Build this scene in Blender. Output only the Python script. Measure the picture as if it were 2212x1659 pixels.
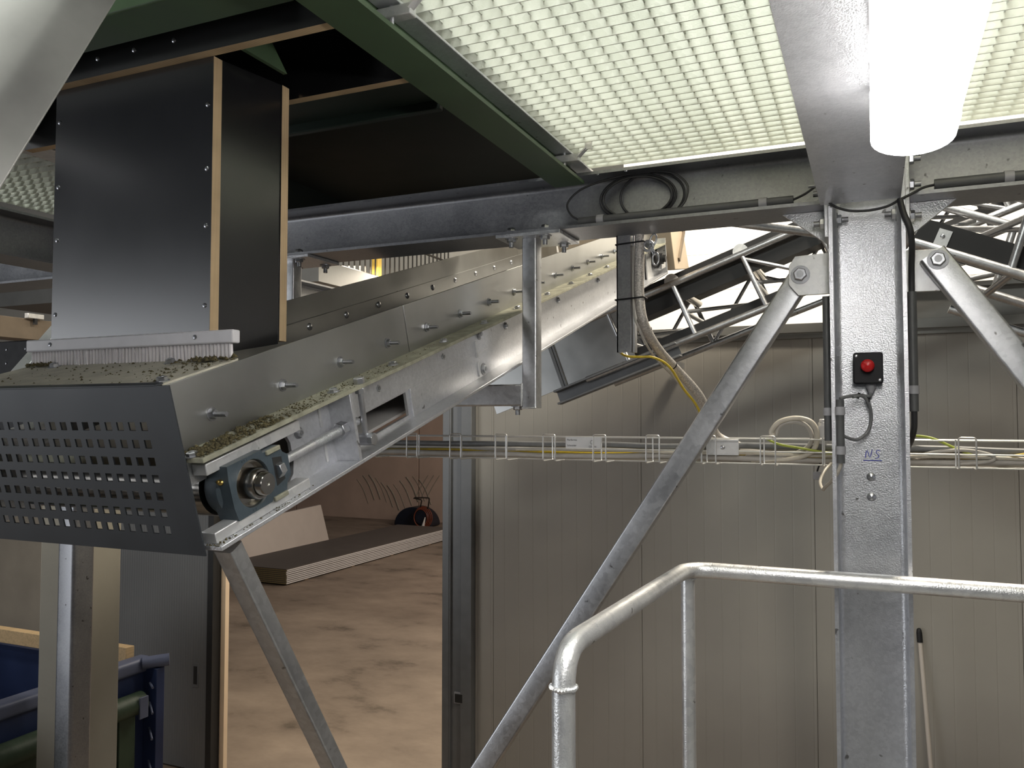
import bpy, math, random
from mathutils import Vector, Matrix
random.seed(7)
for o in list(bpy.data.objects): bpy.data.objects.remove(o)
scene = bpy.context.scene
col = scene.collection
K = 3.2                       # eye height above the hall floor; all numbers below are heights relative to the eye
sin, cos, pi = math.sin, math.cos, math.pi

# ---------------------------------------------------------------- camera
A, P = math.radians(23.58), math.radians(2.415)
Fw = Vector((-sin(A)*cos(P), cos(A)*cos(P), sin(P)))
Rt = Vector((cos(A), sin(A), 0)); Up = Rt.cross(Fw)
cam = bpy.data.cameras.new('camera'); cam.sensor_width = 36; cam.lens = 36*1790/2212
cam.clip_start = .05; cam.clip_end = 200
co = bpy.data.objects.new('camera', cam); col.objects.link(co)
m3 = Matrix((Rt, Up, -Fw)).transposed()
co.matrix_world = Matrix.Translation((0, 0, K)) @ m3.to_4x4()
scene.camera = co

# ---------------------------------------------------------------- world, lights, exposure
w = bpy.data.worlds.new('world'); scene.world = w; w.use_nodes = True
w.node_tree.nodes['Background'].inputs[0].default_value = (.78, .86, 1, 1)
w.node_tree.nodes['Background'].inputs[1].default_value = .045
vs = scene.view_settings
vs.view_transform = 'Standard'; vs.look = 'None'; vs.gamma = 1; vs.use_curve_mapping = False; vs.exposure = 0
LAMP = 25.0
def area(name, loc, target, sx, sy, power, color):
    l = bpy.data.lights.new(name, 'AREA'); l.shape = 'RECTANGLE'; l.size = sx; l.size_y = sy
    l.energy = power; l.color = color
    o = bpy.data.objects.new(name, l); col.objects.link(o)
    o.location = Vector(loc)+Vector((0, 0, K))
    o.rotation_euler = (Vector(target)-Vector(loc)).to_track_quat('-Z', 'Y').to_euler()
    return o
area('daylight_gate', (-8.8, -4.6, -.9), (-1.4, 1.2, -.2), 5, 4.4, 200, (.93, .96, 1))
area('platform_lamp_above', (-.55, -.6, 3.4), (-.45, 1.9, .8), 1.6, .5, 95, (.97, 1, .93))
area('hall_fill_far', (-3.0, 15.5, 1.8), (-10.8, 17.5, -2.4), 4, 3, 360, (1, .86, .74))  # unseen light added to brighten the panel stack and far wall
area('hall_fill_door', (-4.2, 7.6, 1.6), (-4.6, 8.4, -3.2), 2.0, .5, 115, (1, .88, .72))  # unseen light added to make the floor brighter near the door
area('hall_fill_upper', (-.4, 7.6, 3.6), (-.6, 9.5, 1.4), 2.5, .6, 330, (1, .93, .82))  # unseen light added to whiten the upper wall
area('hall_lamp_conveyor', (.5, 4.1, 2.7), (-.4, 3.2, .0), 1.5, .3, 170, (1, .90, .74))
area('hall_lamp_left', (-5.6, 2.6, 1.6), (-5.5, 4.0, -2), 1.5, .4, 40, (1, .92, .8))

# ---------------------------------------------------------------- materials
MATS = {}
def newmat(name):
    m = bpy.data.materials.new(name); m.use_nodes = True
    nt = m.node_tree; b = nt.nodes['Principled BSDF']
    return m, nt, b
def plain(name, c, rough=.5, metal=0, var=.12, scale=14, bump=0, bscale=60, spec=None, rvar=.08, stretch=(1, 1, 1), dist=.002):
    """base colour with fine noise variation, rough and relief"""
    m, nt, b = newmat(name); N = nt.nodes; L = nt.links
    tc = N.new('ShaderNodeTexCoord'); mp = N.new('ShaderNodeMapping'); mp.inputs['Scale'].default_value = stretch
    L.new(tc.outputs['Object'], mp.inputs[0])
    n = N.new('ShaderNodeTexNoise'); n.inputs['Scale'].default_value = scale; n.inputs['Detail'].default_value = 5
    L.new(mp.outputs[0], n.inputs['Vector'])
    r = N.new('ShaderNodeValToRGB')
    r.color_ramp.elements[0].position = .3; r.color_ramp.elements[1].position = .7
    r.color_ramp.elements[0].color = (*[x*(1-var) for x in c], 1)
    r.color_ramp.elements[1].color = (*[min(1, x*(1+var)) for x in c], 1)
    L.new(n.outputs[0], r.inputs[0]); L.new(r.outputs[0], b.inputs['Base Color'])
    mr = N.new('ShaderNodeMapRange'); mr.inputs['To Min'].default_value = max(.03, rough-rvar); mr.inputs['To Max'].default_value = min(1, rough+rvar)
    L.new(n.outputs[0], mr.inputs[0]); L.new(mr.outputs[0], b.inputs['Roughness'])
    b.inputs['Metallic'].default_value = metal
    if spec is not None: b.inputs['Specular IOR Level'].default_value = spec
    if bump:
        n2 = N.new('ShaderNodeTexNoise'); n2.inputs['Scale'].default_value = bscale; n2.inputs['Detail'].default_value = 3
        L.new(mp.outputs[0], n2.inputs['Vector'])
        bp = N.new('ShaderNodeBump'); bp.inputs['Strength'].default_value = bump; bp.inputs['Distance'].default_value = dist
        L.new(n2.outputs[0], bp.inputs['Height']); L.new(bp.outputs[0], b.inputs['Normal'])
    MATS[name] = m; return m
def galv(name, c0, c1, rough=.42, metal=.8, spangle=90, bump=.15, blot=6, spots=True):
    """hot-dip zinc: crystal spangle, cloudy blotches, a few dark runs"""
    m, nt, b = newmat(name); N = nt.nodes; L = nt.links
    tc = N.new('ShaderNodeTexCoord')
    v = N.new('ShaderNodeTexVoronoi'); v.inputs['Scale'].default_value = spangle
    n = N.new('ShaderNodeTexNoise'); n.inputs['Scale'].default_value = blot; n.inputs['Detail'].default_value = 6; n.inputs['Roughness'].default_value = .62
    L.new(tc.outputs['Object'], v.inputs['Vector']); L.new(tc.outputs['Object'], n.inputs['Vector'])
    mx = N.new('ShaderNodeMath'); mx.operation = 'MULTIPLY_ADD'; mx.inputs[1].default_value = .28
    sp = N.new('ShaderNodeSeparateColor'); L.new(v.outputs['Color'], sp.inputs[0]); L.new(sp.outputs[0], mx.inputs[0]); L.new(n.outputs[0], mx.inputs[2])
    r = N.new('ShaderNodeValToRGB'); r.color_ramp.elements[0].position = .25; r.color_ramp.elements[1].position = 1.0
    r.color_ramp.elements[0].color = (*c0, 1); r.color_ramp.elements[1].color = (*c1, 1)
    L.new(mx.outputs[0], r.inputs[0])
    out = r.outputs[0]
    if spots:
        n3 = N.new('ShaderNodeTexNoise'); n3.inputs['Scale'].default_value = 34; n3.inputs['Detail'].default_value = 2
        L.new(tc.outputs['Object'], n3.inputs['Vector'])
        r3 = N.new('ShaderNodeValToRGB'); r3.color_ramp.elements[0].position = .24; r3.color_ramp.elements[1].position = .29
        r3.color_ramp.elements[0].color = (.35, .34, .33, 1); r3.color_ramp.elements[1].color = (1, 1, 1, 1)
        L.new(n3.outputs[0], r3.inputs[0])
        mm = N.new('ShaderNodeMix'); mm.data_type = 'RGBA'; mm.blend_type = 'MULTIPLY'; mm.inputs[0].default_value = 1
        L.new(out, mm.inputs[6]); L.new(r3.outputs[0], mm.inputs[7]); out = mm.outputs[2]
    L.new(out, b.inputs['Base Color'])
    mr = N.new('ShaderNodeMapRange'); mr.inputs['To Min'].default_value = rough-.08; mr.inputs['To Max'].default_value = rough+.12
    L.new(mx.outputs[0], mr.inputs[0]); L.new(mr.outputs[0], b.inputs['Roughness'])
    b.inputs['Metallic'].default_value = metal
    nf = N.new('ShaderNodeTexNoise'); nf.inputs['Scale'].default_value = 260; nf.inputs['Detail'].default_value = 2; L.new(tc.outputs['Object'], nf.inputs['Vector'])
    bp = N.new('ShaderNodeBump'); bp.inputs['Strength'].default_value = bump; bp.inputs['Distance'].default_value = .0016
    L.new(nf.outputs[0], bp.inputs['Height']); L.new(bp.outputs[0], b.inputs['Normal'])
    MATS[name] = m; return m
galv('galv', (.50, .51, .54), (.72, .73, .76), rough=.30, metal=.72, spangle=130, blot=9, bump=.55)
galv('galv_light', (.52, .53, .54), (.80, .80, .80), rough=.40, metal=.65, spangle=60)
galv('galv_shaded', (.26, .265, .285), (.42, .425, .44), rough=.40, spangle=160, metal=.95)  # darker copy of galv, shade on the beams put into the zinc colour
galv('galv_tube', (.44, .45, .47), (.68, .69, .71), rough=.33, spangle=90, metal=.95)
galv('galv_rail', (.66, .67, .69), (.97, .97, .96), rough=.32, metal=.75, spangle=60, bump=.5)
plain('tray_zinc', (.72, .72, .71), .35, .6, .04, 40)
plain('sheet', (.46, .465, .455), .33, .95, .12, 5, rvar=.12)
galv('grating_zinc', (.62, .65, .58), (.88, .90, .84), rough=.45, metal=.35, spangle=50, spots=False)
plain('zinc_bolt', (.56, .57, .60), .30, 1, .1, 40)
plain('bright_steel', (.42, .40, .37), .22, 1, .1, 30, stretch=(1, 1, 1))
plain('guard_paint', (.040, .045, .052), .42, .25, .12, 9)
plain('film_black', (.0075, .0075, .0085), .25, 0, .2, 5, rvar=.03, spec=1.0)
MATS['film_black'].node_tree.nodes['Principled BSDF'].inputs['IOR'].default_value = 1.62
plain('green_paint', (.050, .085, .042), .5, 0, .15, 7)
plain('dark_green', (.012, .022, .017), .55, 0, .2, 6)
plain('void_shade', (.006, .011, .009), .7, 0, .2, 6)  # darkness of the void put into the green itself
plain('bearing_blue', (.058, .078, .094), .38, .1, .15, 30, .25, 120)
plain('rubber', (.010, .010, .011), .55, 0, .2, 30)
plain('belt_grey', (.42, .41, .40), .55, 0, .1, 8)
plain('black_plastic', (.008, .008, .010), .5, 0, .1, 30, spec=.25)
plain('grey_plastic', (.085, .087, .09), .45, 0, .1, 30)
plain('grey_cable', (.17, .175, .18), .42, 0, .1, 40)
plain('dark_cable', (.028, .028, .03), .45, 0, .2, 40)
plain('cream_cable', (.62, .58, .50), .42, 0, .06, 40)
plain('pale_cable', (.45, .43, .40), .42, 0, .06, 40)
plain('yellow_cable', (.62, .46, .04), .4, 0, .1, 40)
plain('earth_cable', (.44, .52, .07), .4, 0, .2, 6)
plain('braid', (.52, .49, .46), .42, .4, .4, 230, .6, 400)
plain('red_plastic', (.52, .012, .014), .3, 0, .06, 40)
plain('white_plastic', (.72, .72, .73), .4, 0, .05, 20)
plain('brush_plastic', (.60, .59, .61), .42, 0, .05, 30)
plain('bristle', (.70, .67, .68), .4, 0, .06, 60)
plain('brass', (.55, .38, .12), .3, 1, .1, 30)
plain('gland_grey', (.33, .33, .35), .45, 0, .05, 30)
plain('dust', (.27, .265, .20), .85, 0, .28, 26, .5, 160)
plain('dust_pale', (.46, .44, .36), .85, 0, .15, 30, .4, 160)
plain('dirt', (.085, .070, .030), .9, 0, .45, 60, .6, 300)
plain('white_wall', (.78, .74, .66), .6, 0, .03, 2)
plain('cap_metal', (.25, .25, .24), .45, .2, .08, 6)
plain('dark_frame', (.19, .197, .205), .42, .3, .1, 8)
plain('concrete', (.34, .30, .245), .85, 0, .12, 2.2, .35, 45)
plain('concrete_col', (.36, .34, .285), .85, 0, .08, 2.2, .3, 45)
plain('concrete_far', (.54, .41, .335), .85, 0, .10, 1.1, .3, 25)
plain('leaf_grey', (.17, .175, .18), .5, 0, .05, 3)
plain('seal_black', (.02, .02, .02), .5)
plain('strip_lit', (.85, .66, .46), .5, 0, .04, 4)  # warm hall light on the jamb edge, put into its base colour
plain('skip_blue', (.026, .042, .115), .45, .05, .2, 3)
plain('skip_rim', (.12, .14, .22), .45, .05, .15, 6)  # lighter blue for rim, hooks and strap
plain('tarp', (.040, .066, .040), .5, 0, .22, 5, .5, 12, dist=.01)

plain('wood', (.60, .43, .24), .7, 0, .15, 9, stretch=(8, .6, 8))
plain('panel_core', (.40, .33, .17), .9, 0, .12, 40)
plain('panel_white', (.72, .70, .68), .5, 0, .04, 5)
plain('panel_brown', (.115, .100, .088), .55, 0, .1, 3)
plain('board_white', (.66, .60, .54), .6, 0, .03, 3)
plain('reel_blue', (.008, .012, .024), .4, 0, .2, 8)
plain('hose_orange', (.20, .050, .024), .5, 0, .2, 20)
plain('deflector_tan', (.60, .49, .36), .6, 0, .08, 5)
plain('brown_beam', (.23, .18, .13), .7, 0, .15, 8)
plain('fence_dark', (.035, .030, .025), .5, .3)
plain('yellow_post', (.62, .42, .08), .5)
plain('ink_blue', (.02, .04, .36), .6)
plain('ink_dark', (.06, .06, .07), .5)
plain('duct_zinc', (.22, .218, .205), .45, .35, .25, 6, .12, 30)
# floor with stains
def floor_mat():
    m, nt, b = newmat('floor_concrete'); N = nt.nodes; L = nt.links
    tc = N.new('ShaderNodeTexCoord'); mp = N.new('ShaderNodeMapping'); mp.inputs['Scale'].default_value = (.75, 1.1, 1); mp.inputs['Rotation'].default_value = (0, 0, .5)
    L.new(tc.outputs['Object'], mp.inputs[0])
    n = N.new('ShaderNodeTexNoise'); n.inputs['Scale'].default_value = .9; n.inputs['Detail'].default_value = 9; n.inputs['Roughness'].default_value = .66
    L.new(mp.outputs[0], n.inputs['Vector'])
    r = N.new('ShaderNodeValToRGB'); e = r.color_ramp.elements
    e[0].position = .30; e[0].color = (.085, .065, .045, 1); e[1].position = .70; e[1].color = (.40, .315, .24, 1)
    k = e.new(.44); k.color = (.27, .21, .16, 1)
    L.new(n.outputs[0], r.inputs[0]); L.new(r.outputs[0], b.inputs['Base Color'])
    b.inputs['Roughness'].default_value = .8
    MATS['floor_concrete'] = m
floor_mat()
def ribbed(name, c, pitch, axis=0):
    """sandwich-panel skin with fine pressed lines"""
    m, nt, b = newmat(name); N = nt.nodes; L = nt.links
    tc = N.new('ShaderNodeTexCoord'); sx = N.new('ShaderNodeSeparateXYZ'); L.new(tc.outputs['Object'], sx.inputs[0])
    md = N.new('ShaderNodeMath'); md.operation = 'PINGPONG'; md.inputs[1].default_value = pitch/2
    L.new(sx.outputs[axis], md.inputs[0])
    mr = N.new('ShaderNodeMapRange'); mr.interpolation_type = 'SMOOTHSTEP'
    mr.inputs['From Min'].default_value = 0; mr.inputs['From Max'].default_value = .007
    L.new(md.outputs[0], mr.inputs[0])
    bp = N.new('ShaderNodeBump'); bp.inputs['Strength'].default_value = .5; bp.inputs['Distance'].default_value = .003
    L.new(mr.outputs[0], bp.inputs['Height']); L.new(bp.outputs[0], b.inputs['Normal'])
    n = N.new('ShaderNodeTexNoise'); n.inputs['Scale'].default_value = 1.6; n.inputs['Detail'].default_value = 4
    L.new(tc.outputs['Object'], n.inputs['Vector'])
    r = N.new('ShaderNodeValToRGB'); r.color_ramp.elements[0].position = .3; r.color_ramp.elements[1].position = .7
    r.color_ramp.elements[0].color = (*[x*.93 for x in c], 1); r.color_ramp.elements[1].color = (*[x*1.05 for x in c], 1)
    L.new(n.outputs[0], r.inputs[0]); L.new(r.outputs[0], b.inputs['Base Color'])
    b.inputs['Roughness'].default_value = .48
    MATS[name] = m
ribbed('panel_skin', (.38, .36, .325), .12)
ribbed('leaf_skin', (.165, .168, .17), .03)
def ply(name, axis):
    m, nt, b = newmat(name); N = nt.nodes; L = nt.links
    tc = N.new('ShaderNodeTexCoord'); sx = N.new('ShaderNodeSeparateXYZ'); L.new(tc.outputs['Object'], sx.inputs[0])
    md = N.new('ShaderNodeMath'); md.operation = 'PINGPONG'; md.inputs[1].default_value = .0016
    L.new(sx.outputs[axis], md.inputs[0])
    mr = N.new('ShaderNodeMapRange'); mr.inputs['From Max'].default_value = .0016; L.new(md.outputs[0], mr.inputs[0])
    n = N.new('ShaderNodeTexNoise'); n.inputs['Scale'].default_value = 9; L.new(tc.outputs['Object'], n.inputs['Vector'])
    ad = N.new('ShaderNodeMath'); ad.operation = 'MULTIPLY_ADD'; ad.inputs[1].default_value = .6; L.new(mr.outputs[0], ad.inputs[0]); L.new(n.outputs[0], ad.inputs[2])
    r = N.new('ShaderNodeValToRGB'); r.color_ramp.elements[0].position = .35; r.color_ramp.elements[1].position = 1.0
    r.color_ramp.elements[0].color = (.20, .135, .075, 1); r.color_ramp.elements[1].color = (.52, .38, .22, 1)
    L.new(ad.outputs[0], r.inputs[0]); L.new(r.outputs[0], b.inputs['Base Color']); b.inputs['Roughness'].default_value = .75
    MATS[name] = m
ply('ply_x', 0); ply('ply_y', 1)
def emit(name, c, s):
    m, nt, b = newmat(name)
    b.inputs['Base Color'].default_value = (.9, .9, .9, 1); b.inputs['Emission Color'].default_value = (*c, 1); b.inputs['Emission Strength'].default_value = s
    MATS[name] = m
emit('lamp_glow', (1, .97, .93), LAMP)
emit('lamp_body', (1, .97, .93), 1.2)

# ---------------------------------------------------------------- mesh builder
class MB:
    def __init__(s, T=None): s.v = []; s.f = []; s.mi = []; s.T = T
    def add(s, vs_, fs, mi=0):
        n = len(s.v)
        for p in vs_:
            p = Vector(p); s.v.append(Vector(s.T(*p)) if s.T else p)
        for q in fs: s.f.append([i+n for i in q]); s.mi.append(mi)
    def box(s, x0, x1, y0, y1, z0, z1, thin=None):
        v = [(x, y, z) for z in (z0, z1) for y in (y0, y1) for x in (x0, x1)]
        fs = [((0, 2, 3, 1), 2), ((4, 5, 7, 6), 2), ((0, 1, 5, 4), 1), ((2, 6, 7, 3), 1), ((0, 4, 6, 2), 0), ((1, 3, 7, 5), 0)]
        n = len(s.v); s.add(v, [q for q, a in fs])
        if thin is not None: s.mi[-6:] = [0 if a == thin else 1 for q, a in fs]
        return s
    def bar(s, p0, p1, w_, h_, up=(0, 0, 1)):
        p0, p1 = Vector(p0), Vector(p1); d = (p1-p0).normalized(); x = d.cross(Vector(up)).normalized(); y = x.cross(d)
        v = []
        for p in (p0, p1):
            for a, b in ((-1, -1), (1, -1), (1, 1), (-1, 1)): v.append(p+x*a*w_/2+y*b*h_/2)
        s.add(v, [(0, 1, 2, 3), (7, 6, 5, 4), (0, 4, 5, 1), (1, 5, 6, 2), (2, 6, 7, 3), (3, 7, 4, 0)]); return s
    def cyl(s, p0, p1, r, n=14, r1=None, caps=True):
        p0, p1 = Vector(p0), Vector(p1); r1 = r if r1 is None else r1
        d = (p1-p0).normalized(); x = d.orthogonal().normalized(); y = d.cross(x)
        v = [p+(x*cos(2*pi*i/n)+y*sin(2*pi*i/n))*rr for p, rr in ((p0, r), (p1, r1)) for i in range(n)]
        f = [(i, (i+1) % n, n+(i+1) % n, n+i) for i in range(n)]
        if caps: f += [tuple(range(n-1, -1, -1)), tuple(range(n, 2*n))]
        s.add(v, f); return s
    def lathe(s, p0, axis, prof, n=24):
        p0 = Vector(p0); d = Vector(axis).normalized(); x = d.orthogonal().normalized(); y = d.cross(x)
        v = []; f = []
        for r, a in prof:
            v += [p0+d*a+(x*cos(2*pi*i/n)+y*sin(2*pi*i/n))*r for i in range(n)]
        for k in range(len(prof)-1):
            f += [(k*n+i, k*n+(i+1) % n, (k+1)*n+(i+1) % n, (k+1)*n+i) for i in range(n)]
        if prof[0][0] > 1e-6: f.append(tuple(range(n-1, -1, -1)))
        if prof[-1][0] > 1e-6: f.append(tuple(range((len(prof)-1)*n, len(prof)*n)))
        s.add(v, f); return s
    def tube(s, pts, r, n=8, closed=False, smooth=0):
        pts = [Vector(p) for p in pts]
        if smooth:
            out = []; N = len(pts); rng = range(N if closed else N-1)
            for i in rng:
                g = lambda k: pts[k % N] if closed else pts[max(0, min(N-1, k))]
                a, b, c, d = g(i-1), g(i), g(i+1), g(i+2)
                for q in range(smooth):
                    u = q/smooth
                    out.append(.5*((2*b)+(c-a)*u+(2*a-5*b+4*c-d)*u*u+(3*b-a-3*c+d)*u**3))
            if not closed: out.append(pts[-1])
            pts = out
        N = len(pts); v = []; f = []; x = None
        for i, p in enumerate(pts):
            a = pts[i-1] if (i or closed) else p; b = pts[(i+1) % N] if (i < N-1 or closed) else p
            d = (b-a).normalized()
            x = d.orthogonal().normalized() if x is None else (x-d*x.dot(d)).normalized()
            y = d.cross(x)
            v += [p+(x*cos(2*pi*k/n)+y*sin(2*pi*k/n))*r for k in range(n)]
        for i in range(N if closed else N-1):
            j = (i+1) % N
            f += [(i*n+k, i*n+(k+1) % n, j*n+(k+1) % n, j*n+k) for k in range(n)]
        if not closed: f += [tuple(range(n-1, -1, -1)), tuple(range((N-1)*n, N*n))]
        s.add(v, f); return s
    def prism(s, poly, fn, w0, w1):
        n = len(poly)
        s.add([fn(u, v, w0) for u, v in poly]+[fn(u, v, w1) for u, v in poly],
              [(i, (i+1) % n, n+(i+1) % n, n+i) for i in range(n)]+[tuple(range(n-1, -1, -1)), tuple(range(n, 2*n))]); return s
def hea(h, b, tw, tf, r, k=5):
    """half-symmetric wide-flange profile with root fillets; u across the flange, v along the depth"""
    q = [(b/2, -h/2), (b/2, -h/2+tf), (tw/2+r, -h/2+tf)]
    q += [(tw/2+r-r*sin(pi/2*i/k), -h/2+tf+r-r*cos(pi/2*i/k)) for i in range(1, k+1)]
    right = q+[(u, -v) for u, v in reversed(q)]
    return right+[(-u, v) for u, v in reversed(right)]
def rrect(w_, h_, r, k=4):
    out = []
    for cx, cy, a0 in ((w_/2-r, h_/2-r, 0), (-w_/2+r, h_/2-r, pi/2), (-w_/2+r, -h_/2+r, pi), (w_/2-r, -h_/2+r, 1.5*pi)):
        out += [(cx+r*cos(a0+pi/2*i/k), cy+r*sin(a0+pi/2*i/k)) for i in range(k+1)]
    return out

# ---------------------------------------------------------------- objects
LOC = {}
def tag(o, label=None, cat=None, group=None, kind=None):
    if label: o['label'] = label
    if cat: o['category'] = cat
    if group: o['group'] = group
    if kind: o['kind'] = kind
    return o
def mkmesh(name, mb, mat, off=Vector((0, 0, 0)), ang=38):
    me = bpy.data.meshes.new(name)
    me.from_pydata([tuple(p-off) for p in mb.v], [], mb.f)
    for q in (mat if isinstance(mat, (list, tuple)) else [mat]): me.materials.append(MATS[q])
    me.polygons.foreach_set('material_index', mb.mi)
    me.validate(); me.update()
    import bmesh
    bm = bmesh.new(); bm.from_mesh(me); bmesh.ops.recalc_face_normals(bm, faces=bm.faces); bm.to_mesh(me); bm.free()
    me.shade_smooth(); me.set_sharp_from_angle(angle=math.radians(ang))
    return me
def thing(name, label, cat, loc, group=None, kind=None):
    o = bpy.data.objects.new(name, None); col.objects.link(o); o.empty_display_size = .05
    o.location = Vector(loc)+Vector((0, 0, K)); LOC[o.name] = Vector(loc)
    return tag(o, label, cat, group, kind)
def bev(o, wd, seg=2):
    b = o.modifiers.new('bevel', 'BEVEL'); b.width = wd; b.segments = seg; b.limit_method = 'ANGLE'; b.angle_limit = math.radians(40)
def part(name, mb, mat, parent, bevel=0, label=None, kind=None, ang=38):
    off = LOC[parent.name]
    o = bpy.data.objects.new(name, mkmesh(name, mb, mat, off, ang)); col.objects.link(o); o.parent = parent; LOC[o.name] = off
    if bevel: bev(o, bevel)
    return tag(o, label, kind=kind)
def solo(name, mb, mat, label, cat, group=None, bevel=0, kind=None, ang=38):
    xs = [p.x for p in mb.v]; ys = [p.y for p in mb.v]; zs = [p.z for p in mb.v]
    off = Vector(((min(xs)+max(xs))/2, (min(ys)+max(ys))/2, min(zs)))
    o = bpy.data.objects.new(name, mkmesh(name, mb, mat, off, ang)); col.objects.link(o); o.location = off+Vector((0, 0, K)); LOC[o.name] = off
    if bevel: bev(o, bevel)
    return tag(o, label, cat, group, kind)
def struct(name, mb, mat, label=None, cat=None, bevel=0):
    return solo(name, mb, mat, label, cat, None, bevel, 'structure')
def inst(name, me, parent, loc, z=(0, 0, 1), spin=0):
    o = bpy.data.objects.new(name, me); col.objects.link(o); o.parent = parent
    q = Vector(z).to_track_quat('Z', 'Y').to_matrix().to_4x4() @ Matrix.Rotation(spin, 4, 'Z')
    o.matrix_local = Matrix.Translation(Vector(loc)-LOC[parent.name]) @ q
    return o
def bolt_mesh(r, head, stud=0, washer=True, mat='zinc_bolt'):
    m = MB(); z = 0
    if washer: m.cyl((0, 0, 0), (0, 0, .14*r), 1.4*r, 18); z = .14*r
    nw = len(m.f)
    m.lathe((0, 0, z), (0, 0, 1), [(r, 0), (r, head*.8), (r*.86, head)], 6)
    nh = len(m.f)
    if stud: m.cyl((0, 0, z+head), (0, 0, z+head+stud), r*.52, 10)
    else: m.cyl((0, 0, z+head*.9), (0, 0, z+head+r*.12), r*.5, 12)
    m.mi = [1 if i < nw or i >= nh else 0 for i in range(len(m.f))]
    return mkmesh('bolt', m, [mat, 'galv_shaded'])
def screw_mesh(r):
    m = MB(); m.lathe((0, 0, 0), (0, 0, 1), [(r, 0), (r, r*.25), (r*.75, r*.45), (r*.35, r*.5), (r*.3, r*.2), (0, r*.2)], 12)
    return mkmesh('screw', m, 'zinc_bolt')
B_M8 = bolt_mesh(.0095, .007); B_STUD = bolt_mesh(.0095, .008, .026); B_M16 = bolt_mesh(.015, .011, .016); B_M20 = bolt_mesh(.019, .013)
B_CARR = mkmesh('bolt', MB().lathe((0, 0, 0), (0, 0, 1), [(.012, 0), (.012, .002), (.009, .005), (0, .0065)], 14), 'zinc_bolt')
SCREW = screw_mesh(.0048)
def text(name, s, size, origin, right, up, mat, parent, thick=.0004):
    cu = bpy.data.curves.new('txt', 'FONT'); cu.body = s; cu.size = size; cu.extrude = thick
    t = bpy.data.objects.new('txt', cu); col.objects.link(t)
    me = bpy.data.meshes.new_from_object(t.evaluated_get(bpy.context.evaluated_depsgraph_get()))
    bpy.data.objects.remove(t); me.materials.clear(); me.materials.append(MATS[mat])
    o = bpy.data.objects.new(name, me); col.objects.link(o); o.parent = parent
    r, u = Vector(right).normalized(), Vector(up).normalized()
    o.matrix_local = Matrix.Translation(Vector(origin)-LOC[parent.name]) @ Matrix((r, u, r.cross(u))).transposed().to_4x4()
    return o
XB = lambda yc, zc: (lambda u, v, w_: (w_, yc+u, zc+v))     # beam running along x
YB = lambda xc, zc: (lambda u, v, w_: (xc+u, w_, zc+v))     # beam running along y

# ================================================================ the setting
struct('floor', MB().box(-24, 7, -6, 23, -3.26, -3.2), 'floor_concrete', 'bare brown concrete hall floor with dark stains', 'floor')
struct('floor', MB().box(-.58, 3.2, -3, 2.37, -1.76, -1.7), 'cap_metal', 'raised steel platform deck behind the handrail', 'floor')

wf = thing('wall_far', 'tan concrete wall at the back of the far hall', 'wall', (-13, 22.7, -3.2), kind='structure')
xs = [-24, -17.8, -13.1, -8.4, -3.7, 3]
for a, b in zip(xs, xs[1:]): part('concrete_panel', MB().box(a+.015, b-.015, 22.7, 22.9, -3.2, 2.5), 'concrete_far', wf, .01)
part('joint_backing', MB().box(-24, 3, 22.74, 22.92, -3.2, 2.5), 'brown_beam', wf)
sc = MB()
for i in range(11):
    x = -15.1+.23*i; h = -2.5+.16*sin(i*.9)
    sc.tube([(x-.28, 22.695, h+.55), (x-.05, 22.695, h+.25), (x+.16, 22.695, h-.22)], .012+.006*(i % 3), 5, smooth=4)
for i in range(3):
    sc.tube([(-12.75+.2*i, 22.695, -1.75), (-13.05+.2*i, 22.695, -2.2), (-13.2+.2*i, 22.695, -2.5)], .012, 5, smooth=4)
part('scuff_marks', sc, 'concrete', wf, label='dark fan of scuff marks on the concrete', kind='stuff')

wb = thing('wall_back', 'off-white sandwich panel wall behind the galvanised column', 'wall', (-1, 6, -3.2), kind='structure')
for a, b in zip([-2.94, -2.78, -1.58, -.38, .82, 2.02, 3.22], [-2.78, -1.58, -.38, .82, 2.02, 3.22, 4.42]):
    part('panel', MB().box(a+.0012, b-.0012, 6, 6.1, -3.2, .55), 'panel_skin', wb, .002)
part('panel', MB().box(-5.45, -2.94, 6, 6.1, .3, .65), 'panel_skin', wb)
part('panel', MB().box(-6.9, -5.5, 5.96, 6.0, -3.2, .65), 'panel_skin', wb)
part('core', MB().box(-2.94, 4.4, 6.02, 6.09, -3.2, .55), 'seal_black', wb)
part('cap_profile', MB().box(-2.94, 4.5, 5.93, 6.14, .585, .65).box(-2.94, 4.5, 5.97, 6.12, .55, .585), 'cap_metal', wb, .004, 'grey folded cap along the wall top')
part('upper_panel', MB().box(.12, 2.3, 6.02, 6.12, .65, .842), 'cap_metal', wb)
part('upper_panel', MB().box(2.303, 4.5, 6.02, 6.12, .65, .842), 'cap_metal', wb)
part('cap_profile', MB().box(.12, 4.5, 5.96, 6.16, .842, .875), 'cap_metal', wb, .004)

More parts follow.
